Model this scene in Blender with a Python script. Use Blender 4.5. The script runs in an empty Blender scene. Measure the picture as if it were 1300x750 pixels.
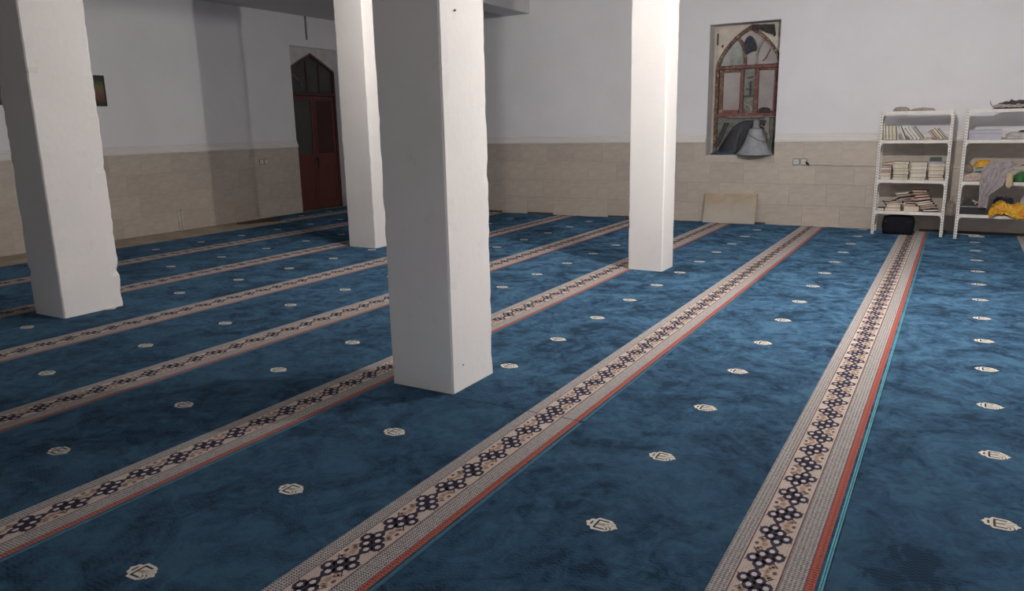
import bpy, bmesh, math, random
from mathutils import Vector, Matrix, noise

random.seed(7)
scene = bpy.context.scene
col = scene.collection
PI = math.pi

# ------------------------------------------------------------------ camera
CAM_H = 1.55
FPX, PITCH, ROLL, YAW = 963.9, 0.21982, -0.02009, 0.52919
cam_d = bpy.data.cameras.new('camera'); cam = bpy.data.objects.new('camera', cam_d); col.objects.link(cam)
cam_d.sensor_width = 36.0; cam_d.lens = FPX / 1300 * 36.0; cam_d.clip_start = 0.05; cam_d.clip_end = 100
_f = Vector((-math.sin(YAW) * math.cos(PITCH), math.cos(YAW) * math.cos(PITCH), -math.sin(PITCH)))
_r = Vector((math.cos(YAW), math.sin(YAW), 0)); _u = _r.cross(_f)
_r2 = _r * math.cos(ROLL) + _u * math.sin(ROLL); _u2 = _u * math.cos(ROLL) - _r * math.sin(ROLL)
M = Matrix((( _r2.x, _u2.x, -_f.x, 0), (_r2.y, _u2.y, -_f.y, 0), (_r2.z, _u2.z, -_f.z, CAM_H), (0, 0, 0, 1)))
cam.matrix_world = M
scene.camera = cam

# ------------------------------------------------------------------ world, exposure
w = bpy.data.worlds.new('world'); scene.world = w; w.use_nodes = True
w.node_tree.nodes['Background'].inputs[0].default_value = (0.02, 0.025, 0.035, 1)
w.node_tree.nodes['Background'].inputs[1].default_value = 0.3
scene.view_settings.view_transform = 'Standard'
scene.view_settings.look = 'None'
scene.view_settings.gamma = 1.0
scene.view_settings.use_curve_mapping = False
scene.view_settings.exposure = 0.45
# pendant lamps of the hall: (x, y, z, emission strength)
LAMPS = [(-0.5, 6.1, 3.0, 2750.0), (-5.0, 6.7, 3.42, 800.0)]
FILL_TUBES = [(2.2, -3.0, 3.2, 200.0)]      # added fill light for shaded pillar faces, unseen behind the viewer, along x: (x, y, z, emission strength)

# ------------------------------------------------------------------ room numbers
YW, XL, XR, YF, ZC = 11.97, -10.82, 4.6, -3.6, 3.62

# ------------------------------------------------------------------ materials
def new_mat(name):
    m = bpy.data.materials.new(name); m.use_nodes = True
    nt = m.node_tree; b = nt.nodes['Principled BSDF']
    return m, nt, b
def N(nt, t, **kw):
    n = nt.nodes.new(t)
    for k, v in kw.items():
        if k in ('op',): n.operation = v
        elif k == 'blend': n.blend_type = v
        else: setattr(n, k, v)
    return n
def coords(nt, scale=(1, 1, 1), kind='Object'):
    tc = N(nt, 'ShaderNodeTexCoord'); mp = N(nt, 'ShaderNodeMapping')
    mp.inputs['Scale'].default_value = scale
    nt.links.new(tc.outputs[kind], mp.inputs[0]); return mp.outputs[0]
def noise_tex(nt, vec, scale, detail=3, rough=0.55, dist=0.0):
    n = N(nt, 'ShaderNodeTexNoise'); n.inputs['Scale'].default_value = scale
    n.inputs['Detail'].default_value = detail; n.inputs['Roughness'].default_value = rough
    n.inputs['Distortion'].default_value = dist
    nt.links.new(vec, n.inputs['Vector']); return n.outputs['Fac']
def ramp(nt, fac, stops):
    r = N(nt, 'ShaderNodeValToRGB'); e = r.color_ramp.elements
    while len(e) < len(stops): e.new(0.5)
    for i, (p, c) in enumerate(stops):
        e[i].position = p; e[i].color = (c[0], c[1], c[2], 1) if not isinstance(c, (int, float)) else (c, c, c, 1)
    nt.links.new(fac, r.inputs[0]); return r.outputs[0]
def mix(nt, fac, a, b, blend='MIX'):
    n = N(nt, 'ShaderNodeMix', data_type='RGBA', blend_type=blend)
    for k, v in ((0, fac), (6, a), (7, b)):
        if isinstance(v, (int, float)): n.inputs[k].default_value = v
        elif isinstance(v, (tuple, list)): n.inputs[k].default_value = (v[0], v[1], v[2], 1)
        else: nt.links.new(v, n.inputs[k])
    return n.outputs[2]
def math_(nt, op, a, b=None, clamp=False):
    n = N(nt, 'ShaderNodeMath', op=op); n.use_clamp = clamp
    for i, v in enumerate((a, b)):
        if v is None: continue
        if isinstance(v, (int, float)): n.inputs[i].default_value = v
        else: nt.links.new(v, n.inputs[i])
    return n.outputs[0]
def bump(nt, b, h, strength=0.3, dist=0.01):
    n = N(nt, 'ShaderNodeBump'); n.inputs['Strength'].default_value = strength; n.inputs['Distance'].default_value = dist
    nt.links.new(h, n.inputs['Height']); nt.links.new(n.outputs[0], b.inputs['Normal'])
def simple(name, c, rough=0.7, var=0.12, scale=8.0, metal=0.0, bmp=0.0, spec=None, sheen=0.0, bscale=None):
    m, nt, b = new_mat(name)
    v = coords(nt); f = noise_tex(nt, v, scale)
    lo = tuple(x * (1 - var) for x in c); hi = tuple(min(1, x * (1 + var)) for x in c)
    nt.links.new(ramp(nt, f, [(0.3, lo), (0.7, hi)]), b.inputs['Base Color'])
    b.inputs['Roughness'].default_value = rough; b.inputs['Metallic'].default_value = metal
    if spec is not None: b.inputs['Specular IOR Level'].default_value = spec
    if sheen: b.inputs['Sheen Weight'].default_value = sheen
    if bmp: bump(nt, b, noise_tex(nt, v, bscale or scale * 4), bmp, 0.01)
    return m

def mat_plaster(name, c, dirt=(0.55, 0.5, 0.44), amount=0.35):
    m, nt, b = new_mat(name)
    v = coords(nt)
    f1 = noise_tex(nt, v, 1.3, 5, 0.6, 0.4); f2 = noise_tex(nt, v, 9, 4, 0.6)
    base = ramp(nt, f1, [(0.35, tuple(x * 0.95 for x in c)), (0.65, c)])
    d = math_(nt, 'MULTIPLY', ramp(nt, f2, [(0.62, 0.0), (0.8, 1.0)]), amount)
    nt.links.new(mix(nt, d, base, dirt), b.inputs['Base Color'])
    b.inputs['Roughness'].default_value = 0.75; b.inputs['Specular IOR Level'].default_value = 0.25
    bump(nt, b, noise_tex(nt, v, 22, 4), 0.15, 0.01)
    return m

def lean(nt, b, height, strength, dist, amount):
    # combed lean of the pile along the strips; 'amount' varies where feet have brushed it
    bn = N(nt, 'ShaderNodeBump'); bn.inputs['Strength'].default_value = strength; bn.inputs['Distance'].default_value = dist
    nt.links.new(height, bn.inputs['Height'])
    cb = N(nt, 'ShaderNodeCombineXYZ')
    if isinstance(amount, float): cb.inputs[1].default_value = amount
    else: nt.links.new(amount, cb.inputs[1])
    va = N(nt, 'ShaderNodeVectorMath', op='ADD'); nt.links.new(bn.outputs[0], va.inputs[0]); nt.links.new(cb.outputs[0], va.inputs[1])
    vn = N(nt, 'ShaderNodeVectorMath', op='NORMALIZE'); nt.links.new(va.outputs[0], vn.inputs[0]); nt.links.new(vn.outputs[0], b.inputs['Normal'])

MAT = {}
MAT['wall'] = mat_plaster('white_wall_paint', (0.795, 0.785, 0.80), amount=0.06)
MAT['pillar'] = mat_plaster('white_pillar_paint', (0.80, 0.765, 0.73), dirt=(0.5, 0.45, 0.4), amount=0.22)
MAT['ceil'] = mat_plaster('ceiling_paint', (0.66, 0.64, 0.64), amount=0.1)
MAT['trim'] = mat_plaster('trim_paint', (0.75, 0.72, 0.69), amount=0.1)
MAT['grout'] = simple('grout', (0.30, 0.27, 0.235), 0.9, 0.15)
MAT['concrete'] = simple('floor_concrete', (0.36, 0.30, 0.23), 0.85, 0.25, 3.0, bmp=0.2)
# travertine tile
m, nt, b = new_mat('travertine_tile')
v = coords(nt, (1, 1, 3), 'Object'); oi = N(nt, 'ShaderNodeObjectInfo')
f = noise_tex(nt, v, 5, 5, 0.6, 0.5); f2 = noise_tex(nt, v, 28, 3)
c1 = ramp(nt, f, [(0.3, (0.46, 0.41, 0.355)), (0.7, (0.565, 0.51, 0.45))])
c2 = mix(nt, math_(nt, 'MULTIPLY', ramp(nt, f2, [(0.55, 0.0), (0.75, 1.0)]), 0.25), c1, (0.30, 0.25, 0.20))
tint = ramp(nt, oi.outputs['Random'], [(0.0, (0.93, 0.90, 0.88)), (0.5, (1.0, 0.97, 0.94)), (1.0, (1.05, 1.03, 0.99))])
nt.links.new(mix(nt, 1.0, c2, tint, 'MULTIPLY'), b.inputs['Base Color'])
b.inputs['Roughness'].default_value = 0.45
MAT['tile'] = m
# carpet pile
m, nt, b = new_mat('blue_carpet_pile')
v = coords(nt, kind='Object')
n1 = noise_tex(nt, v, 2.1, 6, 0.68, 1.4); n2 = noise_tex(nt, v, 9.5, 5, 0.7, 1.0); n3 = noise_tex(nt, v, 260, 2, 0.7)
mx = mix(nt, 0.42, n1, n2)
c1 = ramp(nt, mx, [(0.415, (0.013, 0.026, 0.050)), (0.465, (0.032, 0.071, 0.126)), (0.515, (0.050, 0.115, 0.195)), (0.58, (0.084, 0.182, 0.285))])
pf = ramp(nt, mx, [(0.41, 0.0), (0.50, 0.5), (0.58, 1.0)])
c2 = mix(nt, 0.6, c1, ramp(nt, n3, [(0.3, 0.25), (0.72, 1.0)]), 'MULTIPLY')
# faint woven hatch
sx = N(nt, 'ShaderNodeSeparateXYZ'); nt.links.new(v, sx.inputs[0])
h1 = math_(nt, 'SINE', math_(nt, 'MULTIPLY', sx.outputs[0], 330.0)); zz = math_(nt, 'PINGPONG', math_(nt, 'MULTIPLY', sx.outputs[0], 1.0), 0.02)
h2 = math_(nt, 'SINE', math_(nt, 'MULTIPLY', math_(nt, 'ADD', sx.outputs[1], math_(nt, 'MULTIPLY', zz, 1.5)), 300.0))
hh = math_(nt, 'MULTIPLY', h1, h2)
c3 = mix(nt, math_(nt, 'MULTIPLY', math_(nt, 'ADD', hh, 1.0), 0.16), c2, (0.07, 0.165, 0.265))
nt.links.new(c3, b.inputs['Base Color'])
b.inputs['Roughness'].default_value = 0.95; b.inputs['Specular IOR Level'].default_value = 0.08
nt.links.new(math_(nt, 'ADD', math_(nt, 'MULTIPLY', pf, 0.35), 0.15), b.inputs['Sheen Weight']); b.inputs['Sheen Roughness'].default_value = 0.3
b.inputs['Sheen Tint'].default_value = (0.32, 0.66, 1.0, 1)
lean(nt, b, mix(nt, 0.5, n2, n3), 0.5, 0.01, math_(nt, 'SUBTRACT', math_(nt, 'MULTIPLY', pf, -0.28), 0.36))
MAT['carpet'] = m
# border bands
def woven(name, ca, cb, sx_, sy_):
    m, nt, b = new_mat(name)
    v = coords(nt); s = N(nt, 'ShaderNodeSeparateXYZ'); nt.links.new(v, s.inputs[0])
    zig = math_(nt, 'PINGPONG', s.outputs[0], 0.006)
    yy = math_(nt, 'ADD', s.outputs[1], zig)
    a = math_(nt, 'SINE', math_(nt, 'MULTIPLY', yy, sy_)); c = math_(nt, 'SINE', math_(nt, 'MULTIPLY', s.outputs[0], sx_))
    f = noise_tex(nt, v, 180, 2, 0.7)
    k = math_(nt, 'ADD', math_(nt, 'MULTIPLY', math_(nt, 'ADD', a, math_(nt, 'MULTIPLY', c, 0.5)), 0.22), f)
    nt.links.new(ramp(nt, k, [(0.32, ca), (0.62, cb)]), b.inputs['Base Color'])
    b.inputs['Roughness'].default_value = 0.95; b.inputs['Specular IOR Level'].default_value = 0.1
    b.inputs['Sheen Weight'].default_value = 0.2
    lean(nt, b, k, 0.4, 0.004, -0.32)
    return m
MAT['greyband'] = woven('grey_woven_band', (0.075, 0.068, 0.066), (0.46, 0.425, 0.405), 420, 520)
MAT['redband'] = woven('red_woven_band', (0.17, 0.032, 0.025), (0.41, 0.11, 0.075), 300, 400)
MAT['beige'] = woven('beige_woven_band', (0.38, 0.30, 0.255), (0.56, 0.475, 0.41), 600, 640)
MAT['maroon'] = simple('maroon_yarn', (0.10, 0.035, 0.035), 0.95, 0.2, 60)
MAT['navy'] = simple('navy_yarn', (0.014, 0.009, 0.022), 0.95, 0.3, 60)
MAT['lilac'] = simple('lilac_yarn', (0.42, 0.36, 0.38), 0.95, 0.25, 120)
MAT['flower'] = simple('tan_flower_yarn', (0.30, 0.18, 0.13), 0.95, 0.35, 150)
MAT['flower2'] = simple('pale_flower_yarn', (0.36, 0.26, 0.20), 0.95, 0.35, 150)
MAT['cyan'] = simple('cyan_edge_yarn', (0.06, 0.24, 0.29), 0.9, 0.2, 40)
MAT['teal'] = simple('dark_teal_edge_yarn', (0.03, 0.11, 0.16), 0.9, 0.2, 40)
MAT['cream'] = woven('cream_yarn', (0.50, 0.47, 0.40), (0.80, 0.76, 0.68), 900, 900)
MAT['olive'] = simple('olive_yarn', (0.03, 0.03, 0.03), 0.95, 0.2, 80)
MAT['taupe'] = simple('taupe_yarn', (0.28, 0.22, 0.18), 0.95, 0.2, 80)

# white rack paint with rows of slots
m, nt, b = new_mat('white_slotted_steel')
v = coords(nt); s = N(nt, 'ShaderNodeSeparateXYZ'); nt.links.new(v, s.inputs[0])
zf = math_(nt, 'ABSOLUTE', math_(nt, 'SUBTRACT', math_(nt, 'FRACT', math_(nt, 'MULTIPLY', s.outputs[2], 28.0)), 0.5))
fx = math_(nt, 'ABSOLUTE', math_(nt, 'SUBTRACT', math_(nt, 'ABSOLUTE', s.outputs[0]), 0.019))
hole = math_(nt, 'MULTIPLY', math_(nt, 'LESS_THAN', zf, 0.20), math_(nt, 'LESS_THAN', fx, 0.0055))
nt.links.new(mix(nt, hole, ramp(nt, noise_tex(nt, v, 14), [(0.3, (0.66, 0.62, 0.57)), (0.7, (0.78, 0.74, 0.69))]), (0.12, 0.11, 0.10)), b.inputs['Base Color'])
b.inputs['Roughness'].default_value = 0.5
MAT['post'] = m
MAT['shelf'] = simple('white_shelf_paint', (0.72, 0.68, 0.63), 0.5, 0.08, 12)
MAT['page'] = simple('book_pages', (0.62, 0.55, 0.43), 0.9, 0.15, 40)
MAT['page2'] = simple('white_book_pages', (0.66, 0.62, 0.55), 0.9, 0.12, 40)
def cov(name, c): MAT[name] = simple(name + '_book_cover', c, 0.6, 0.15, 20)
cov('dkbrown', (0.045, 0.03, 0.025)); cov('black', (0.02, 0.02, 0.022)); cov('tan', (0.36, 0.28, 0.19)); cov('greyc', (0.36, 0.34, 0.34))
cov('olivec', (0.30, 0.27, 0.16)); cov('redc', (0.20, 0.07, 0.06)); cov('greenc', (0.035, 0.06, 0.055)); cov('lav', (0.36, 0.34, 0.42)); cov('whitec', (0.58, 0.56, 0.52))
cov('pink', (0.42, 0.27, 0.23))
def cloth(name, c, var=0.25, scale=25): MAT[name] = simple(name, c, 0.95, var, scale, bmp=0.4, sheen=0.3, bscale=90)
cloth('yellow_cloth', (0.62, 0.36, 0.03)); 
m, nt, b = new_mat('yellow_cloth'); v = coords(nt); f = noise_tex(nt, v, 9, 4, 0.6, 0.8)
nt.links.new(ramp(nt, f, [(0.38, (0.58, 0.22, 0.035)), (0.48, (0.62, 0.33, 0.03)), (0.62, (0.66, 0.42, 0.05))]), b.inputs['Base Color'])
b.inputs['Roughness'].default_value = 0.95; bump(nt, b, noise_tex(nt, v, 60), 0.4, 0.01); MAT['yellow_cloth'] = m
cloth('orange_cloth', (0.62, 0.26, 0.05)); cloth('teal_cloth', (0.20, 0.33, 0.27)); cloth('grey_shawl', (0.33, 0.29, 0.29), 0.18)
cloth('quilt', (0.46, 0.37, 0.31), 0.3, 45); cloth('green_bag', (0.03, 0.12, 0.03), 0.5); cloth('brown_cloth', (0.22, 0.175, 0.145)); cloth('navy_cloth', (0.02, 0.022, 0.045))
cloth('wad_cloth', (0.045, 0.05, 0.065), 0.4); cloth('dark_cloth', (0.05, 0.045, 0.042), 0.4); cloth('straw', (0.52, 0.42, 0.24), 0.35, 60); cloth('dusty_cloth', (0.30, 0.26, 0.22), 0.4); cloth('pale_cloth', (0.45, 0.42, 0.40))
MAT['blackbag'] = simple('black_bag_fabric', (0.008, 0.008, 0.013), 0.85, 0.3, 20, bmp=0.2, spec=0.2)
MAT['lavbox'] = simple('lavender_box_card', (0.42, 0.40, 0.46), 0.7, 0.08)
MAT['blackplastic'] = simple('black_plastic', (0.015, 0.015, 0.015), 0.45, 0.2)
MAT['whiteplastic'] = simple('white_plastic', (0.62, 0.60, 0.55), 0.4, 0.08)
MAT['greyplastic'] = simple('grey_plastic', (0.23, 0.24, 0.23), 0.5, 0.1)
MAT['horn'] = simple('grey_horn_enamel', (0.30, 0.31, 0.335), 0.5, 0.15, 10)
def peeling(name, c, bare):
    m, nt, b = new_mat(name); v = coords(nt)
    f = noise_tex(nt, v, 26, 5, 0.7, 0.6); f2 = noise_tex(nt, v, 7, 3)
    base = ramp(nt, f2, [(0.3, tuple(x * 0.6 for x in c)), (0.7, tuple(x * 1.25 for x in c))])
    nt.links.new(mix(nt, ramp(nt, f, [(0.54, 0.0), (0.60, 1.0)]), base, bare), b.inputs['Base Color'])
    b.inputs['Roughness'].default_value = 0.75; bump(nt, b, f, 0.4, 0.004); return m
MAT['brownframe'] = peeling('brown_peeling_frame_paint', (0.15, 0.08, 0.05), (0.36, 0.29, 0.24))
MAT['redframe'] = peeling('red_peeling_frame_paint', (0.17, 0.068, 0.06), (0.27, 0.17, 0.15))
MAT['reveal'] = simple('grey_reveal_plaster', (0.56, 0.545, 0.53), 0.85, 0.12, 4)
MAT['spandrel'] = simple('cream_spandrel_plaster', (0.62, 0.56, 0.48), 0.85, 0.14, 7)
# dusty window glass
m, nt, b = new_mat('dusty_glass')
v = coords(nt, (1, 1, 1)); f = noise_tex(nt, v, 5, 4)
nt.links.new(ramp(nt, f, [(0.3, (0.30, 0.26, 0.25)), (0.7, (0.40, 0.37, 0.355))]), b.inputs['Base Color'])
b.inputs['Roughness'].default_value = 0.3
MAT['glass'] = m
MAT['greenglass'] = simple('greenish_dusty_glass', (0.18, 0.20, 0.175), 0.25, 0.35, 9)
MAT['darkpanel'] = simple('grey_green_panel', (0.16, 0.17, 0.15), 0.8, 0.3, 12)
MAT['darksheet'] = simple('dark_plastic_sheet', (0.022, 0.023, 0.03), 0.5, 0.3, 14, bmp=0.4)
MAT['bluecloth'] = simple('blue_rag', (0.03, 0.06, 0.10), 0.9, 0.3, 18)
MAT['stain'] = simple('dark_stain', (0.12, 0.09, 0.075), 0.9, 0.2)
MAT['doorred'] = simple('maroon_door_paint', (0.105, 0.030, 0.026), 0.5, 0.18, 5)
MAT['doordark'] = simple('dark_maroon_door_frame', (0.060, 0.022, 0.020), 0.55, 0.2, 5)
MAT['doorglass'] = simple('dark_door_glass', (0.055, 0.052, 0.05), 0.35, 0.2, 4)
MAT['doorrib'] = simple('ribbed_door_glass', (0.060, 0.030, 0.030), 0.4, 0.2, 6)
MAT['peel'] = simple('pale_peeled_edge', (0.30, 0.25, 0.22), 0.8, 0.3, 12)
# leaning board
m, nt, b = new_mat('stained_board')
v = coords(nt); s = N(nt, 'ShaderNodeSeparateXYZ'); nt.links.new(v, s.inputs[0])
f = noise_tex(nt, v, 4.0, 4, 0.6, 0.5)
k = math_(nt, 'ADD', math_(nt, 'MULTIPLY', s.outputs[2], 1.1), math_(nt, 'SUBTRACT', f, 0.55))
nt.links.new(ramp(nt, k, [(0.1, (0.46, 0.42, 0.355)), (0.45, (0.42, 0.325, 0.215)), (0.62, (0.52, 0.42, 0.285))]), b.inputs['Base Color'])
b.inputs['Roughness'].default_value = 0.8
MAT['board'] = m
MAT['boardedge'] = simple('raw_board_edge', (0.50, 0.38, 0.24), 0.85, 0.2, 20)
MAT['plank'] = simple('dark_brown_plank', (0.075, 0.048, 0.032), 0.85, 0.4, 12)
# landscape print
m, nt, b = new_mat('landscape_print')
v = coords(nt); s = N(nt, 'ShaderNodeSeparateXYZ'); nt.links.new(v, s.inputs[0])
f = noise_tex(nt, v, 9, 5, 0.7, 0.5)
k = math_(nt, 'ADD', math_(nt, 'DIVIDE', s.outputs[2], 0.40), math_(nt, 'MULTIPLY', math_(nt, 'SUBTRACT', f, 0.5), 0.55))
nt.links.new(ramp(nt, k, [(0.06, (0.02, 0.025, 0.015)), (0.25, (0.13, 0.06, 0.035)), (0.48, (0.20, 0.10, 0.06)), (0.62, (0.12, 0.14, 0.04)), (0.80, (0.05, 0.075, 0.025)), (0.97, (0.012, 0.03, 0.015))]), b.inputs['Base Color'])
b.inputs['Roughness'].default_value = 0.4
MAT['print'] = m
MAT['frameblack'] = simple('dark_green_picture_edge', (0.012, 0.022, 0.014), 0.5, 0.2)
m, nt, b = new_mat('lamp_glow'); MAT['brass'] = simple('lamp_socket', (0.5, 0.48, 0.44), 0.4, 0.1)

# ------------------------------------------------------------------ mesh helpers
class MB:
    def __init__(s): s.v = []; s.f = []; s.m = []; s.smooth = []
    def face(s, idx, mi=0, sm=False): s.f.append(tuple(idx)); s.m.append(mi); s.smooth.append(sm)
    def box(s, x0, x1, y0, y1, z0, z1, mi=0, mtx=None):
        b = len(s.v)
        for z in (z0, z1):
            for x, y in ((x0, y0), (x1, y0), (x1, y1), (x0, y1)):
                p = Vector((x, y, z)); s.v.append(mtx @ p if mtx else p)
        for q in ((3, 2, 1, 0), (4, 5, 6, 7), (0, 1, 5, 4), (1, 2, 6, 5), (2, 3, 7, 6), (3, 0, 4, 7)):
            s.face([b + i for i in q], mi)
        return s
    def prism(s, pts, fn0, fn1, mi=0):      # pts 2D outline; fn maps a point to 3D for each end
        b = len(s.v); n = len(pts)
        for p in pts: s.v.append(Vector(fn0(p)))
        for p in pts: s.v.append(Vector(fn1(p)))
        s.face([b + i for i in range(n)][::-1], mi); s.face([b + n + i for i in range(n)], mi)
        for i in range(n):
            j = (i + 1) % n; s.face((b + i, b + j, b + n + j, b + n + i), mi)
        return s
    def band(s, outer, inner, fn0, fn1, mi=0, close=True):   # frame strip between two outlines of the same length
        b = len(s.v); n = len(outer)
        for fn in (fn0, fn1):
            for p in outer: s.v.append(Vector(fn(p)))
            for p in inner: s.v.append(Vector(fn(p)))
        rng = range(n if close else n - 1)
        for i in rng:
            j = (i + 1) % n
            o0, o1, i0, i1 = b + i, b + j, b + n + i, b + n + j
            O0, O1, I0, I1 = o0 + 2 * n, o1 + 2 * n, i0 + 2 * n, i1 + 2 * n
            s.face((o0, i0, i1, o1), mi); s.face((O0, O1, I1, I0), mi); s.face((o0, o1, O1, O0), mi); s.face((i0, I0, I1, i1), mi)
        if not close:
            for i in (0, n - 1): s.face((b + i, b + n + i, b + 3 * n + i, b + 2 * n + i), mi)
        return s
    def poly(s, pts, z, mi=0):
        b = len(s.v)
        for x, y in pts: s.v.append(Vector((x, y, z)))
        s.face([b + i for i in range(len(pts))], mi); return s
    def tube(s, path, r, n=8, mi=0):
        b = len(s.v); k = len(path); path = [Vector(p) for p in path]
        for i, p in enumerate(path):
            t = (path[min(i + 1, k - 1)] - path[max(i - 1, 0)]).normalized()
            a = t.cross(Vector((0, 0, 1)) if abs(t.z) < 0.9 else Vector((1, 0, 0))).normalized(); c = t.cross(a)
            rr = r[i] if isinstance(r, (list, tuple)) else r
            for j in range(n):
                an = 2 * PI * j / n; s.v.append(p + a * math.cos(an) * rr + c * math.sin(an) * rr)
        for i in range(k - 1):
            for j in range(n):
                s.face((b + i * n + j, b + i * n + (j + 1) % n, b + (i + 1) * n + (j + 1) % n, b + (i + 1) * n + j), mi, True)
        s.face([b + j for j in range(n)][::-1], mi); s.face([b + (k - 1) * n + j for j in range(n)], mi)
        return s
    def lathe(s, prof, c=(0, 0), n=32, mi=0, wob=None):
        b = len(s.v); k = len(prof)
        for r, z in prof:
            for j in range(n):
                an = 2 * PI * j / n; s.v.append(Vector((c[0] + r * math.cos(an), c[1] + r * math.sin(an), z)))
        for i in range(k - 1):
            for j in range(n):
                s.face((b + i * n + j, b + i * n + (j + 1) % n, b + (i + 1) * n + (j + 1) % n, b + (i + 1) * n + j), mi, True)
        return s
    def mesh(s, name, mats):
        me = bpy.data.meshes.new(name); me.from_pydata([tuple(v) for v in s.v], [], s.f)
        for mt in mats: me.materials.append(mt)
        me.polygons.foreach_set('material_index', s.m); me.polygons.foreach_set('use_smooth', s.smooth)
        me.update(); return me
    def build(s, name, mats, parent=None, loc=None, rot=None):
        if not isinstance(mats, (list, tuple)): mats = [mats]
        return put(name, s.mesh(name, mats), parent, loc, rot)
def put(name, me, parent=None, loc=None, rot=None):
    o = bpy.data.objects.new(name, me); col.objects.link(o)
    if parent: o.parent = parent
    if loc: o.location = loc
    if rot: o.rotation_euler = rot
    return o
def fix_normals(me):
    bm = bmesh.new(); bm.from_mesh(me); bmesh.ops.recalc_face_normals(bm, faces=bm.faces); bm.to_mesh(me); bm.free()
def tag(o, label, cat, group=None):
    o['label'] = label; o['category'] = cat
    if group: o['group'] = group
    return o
def thing(name, label, cat, loc=(0, 0, 0), rot=(0, 0, 0), group=None):
    o = bpy.data.objects.new(name, None); col.objects.link(o); o.location = loc; o.rotation_euler = rot
    o.empty_display_size = 0.1
    return tag(o, label, cat, group)
def struct(o): o['kind'] = 'structure'; return o
def bev(o, wd=0.004, seg=2):
    md = o.modifiers.new('bevel', 'BEVEL'); md.width = wd; md.segments = seg; md.limit_method = 'ANGLE'; return o

# ------------------------------------------------------------------ room shell
WX0, WX1, WZ0, WZ1, WD = -3.44, -2.40, 1.04, 2.98, 0.27       # window recess in the back wall
DY0, DY1, DZ1, DD = 10.585, 11.83, 3.07, 0.13                # door recess in the left wall
T = 0.30
struct(MB().box(XL - T, XR + T, YF - T, YW + 0.6, -0.15, 0.0).build('floor', MAT['concrete']))
struct(MB().box(XL - T, XR + T, YF - T, YW + 0.6, ZC, ZC + 0.15).build('ceiling', MAT['ceil']))
mb = MB()
mb.box(XL - T, WX0, YW, YW + T + 0.2, 0, ZC); mb.box(WX1, XR + T, YW, YW + T + 0.2, 0, ZC)
mb.box(WX0, WX1, YW, YW + T + 0.2, 0, WZ0); mb.box(WX0, WX1, YW, YW + T + 0.2, WZ1, ZC)
wall_back = struct(mb.build('wall_back', MAT['wall']))
mb = MB()
mb.box(XL - T, XL, YF, DY0, 0, ZC); mb.box(XL - T, XL, DY1, YW, 0, ZC); mb.box(XL - T, XL, DY0, DY1, DZ1, ZC)
mb.box(XL - T - 0.05, XL - T, DY0 - 0.1, DY1 + 0.1, 0, DZ1 + 0.1)
wall_left = struct(mb.build('wall_left', MAT['wall']))
wall_right = struct(MB().box(XR, XR + T, YF, YW, 0, ZC).build('wall_right', MAT['wall']))
wall_front = struct(MB().box(XL - T, XR + T, YF - T, YF, 0, ZC).build('wall_front', MAT['wall']))
# beams along the pillar lines
struct(bev(MB().box(-7.02, -6.54, YF, YW, 3.40, ZC + 0.01).build('ceiling_beam', MAT['ceil']), 0.012))
struct(bev(MB().box(-3.02, -2.45, YF, YW, 3.40, ZC + 0.01).build('ceiling_beam', MAT['ceil']), 0.012))

# dado tiles
TW, TH, TT = 0.52, 0.31, 0.028
def tile_mesh(wd, hg):
    mb = MB(); c = 0.003
    mb.box(-wd / 2, wd / 2, 0, TT, 0, hg)
    return mb.mesh('tile', [MAT['tile']])
tcache = {}
def tile(parent, a, b, z0, z1, side):
    g = 0.0009
    key = (round(b - a, 3), round(z1 - z0, 3))
    if key not in tcache: tcache[key] = tile_mesh(b - a - 2 * g, z1 - z0 - 2 * g)
    dz = random.uniform(-0.0008, 0.0008)
    if side == 'back': put('tile', tcache[key], parent, ((a + b) / 2, YW - TT + 0.001 + dz, z0 + g))
    else: put('tile', tcache[key], parent, (XL + TT - 0.001 + dz, (a + b) / 2, z0 + g), (0, 0, PI / 2))
def tile_run(parent, a, b, z0, z1, side, off, bottoms=False):
    x = a
    k = 0
    nxt = a + TW * off if off else a + TW
    while x < b - 0.02:
        e = min(nxt, b)
        zz = z0 + (random.choice((0.0, 0.0, 0.030, 0.036)) if bottoms else 0)
        tile(parent, x, e, zz, z1, side); x = e; nxt = e + TW
for r in range(4):
    z0, z1 = r * TH, (r + 1) * TH
    off = (1.0, 0.62, 0.3, 0.8)[r]
    if r < 3: tile_run(wall_back, XL + TT, XR, z0, z1, 'back', off, r == 0)
    else:
        tile_run(wall_back, XL + TT, WX0, z0, z1, 'back', off); tile_run(wall_back, WX0, WX1, z0, WZ0, 'back', 0.9); tile_run(wall_back, WX1, XR, z0, z1, 'back', off)
    tile_run(wall_left, -0.9, DY0, z0, z1 + 0.0, 'left', off)
    tile_run(wall_left, DY1, YW - TT, z0, z1, 'left', 1)
MB().box(XL, XR, YW - 0.006, YW + 0.001, 0, 0.06).build('tile_bed', MAT['stain'], wall_back)
# plain dado on the walls behind the camera
# ledge above the tiles
def ledge(name, side, a, b):
    mb = MB()
    prof = [(0, 1.236), (0.040, 1.236), (0.044, 1.262), (0.036, 1.285), (0.022, 1.296), (0.022, 1.318), (0.014, 1.324), (0.014, 1.352), (0, 1.36)]
    if side == 'back': mb.prism(prof, lambda p: (a, YW - p[0], p[1]), lambda p: (b, YW - p[0], p[1]))
    else: mb.prism(prof, lambda p: (XL + p[0], a, p[1]), lambda p: (XL + p[0], b, p[1]))
    o = struct(mb.build(name, MAT['trim'])); fix_normals(o.data)
ledge('trim_1', 'back', XL, WX0 - 0.0); ledge('trim_2', 'back', WX1, XR); ledge('trim_3', 'left', YF, DY0); ledge('trim_4', 'left', DY1, YW)

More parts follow.
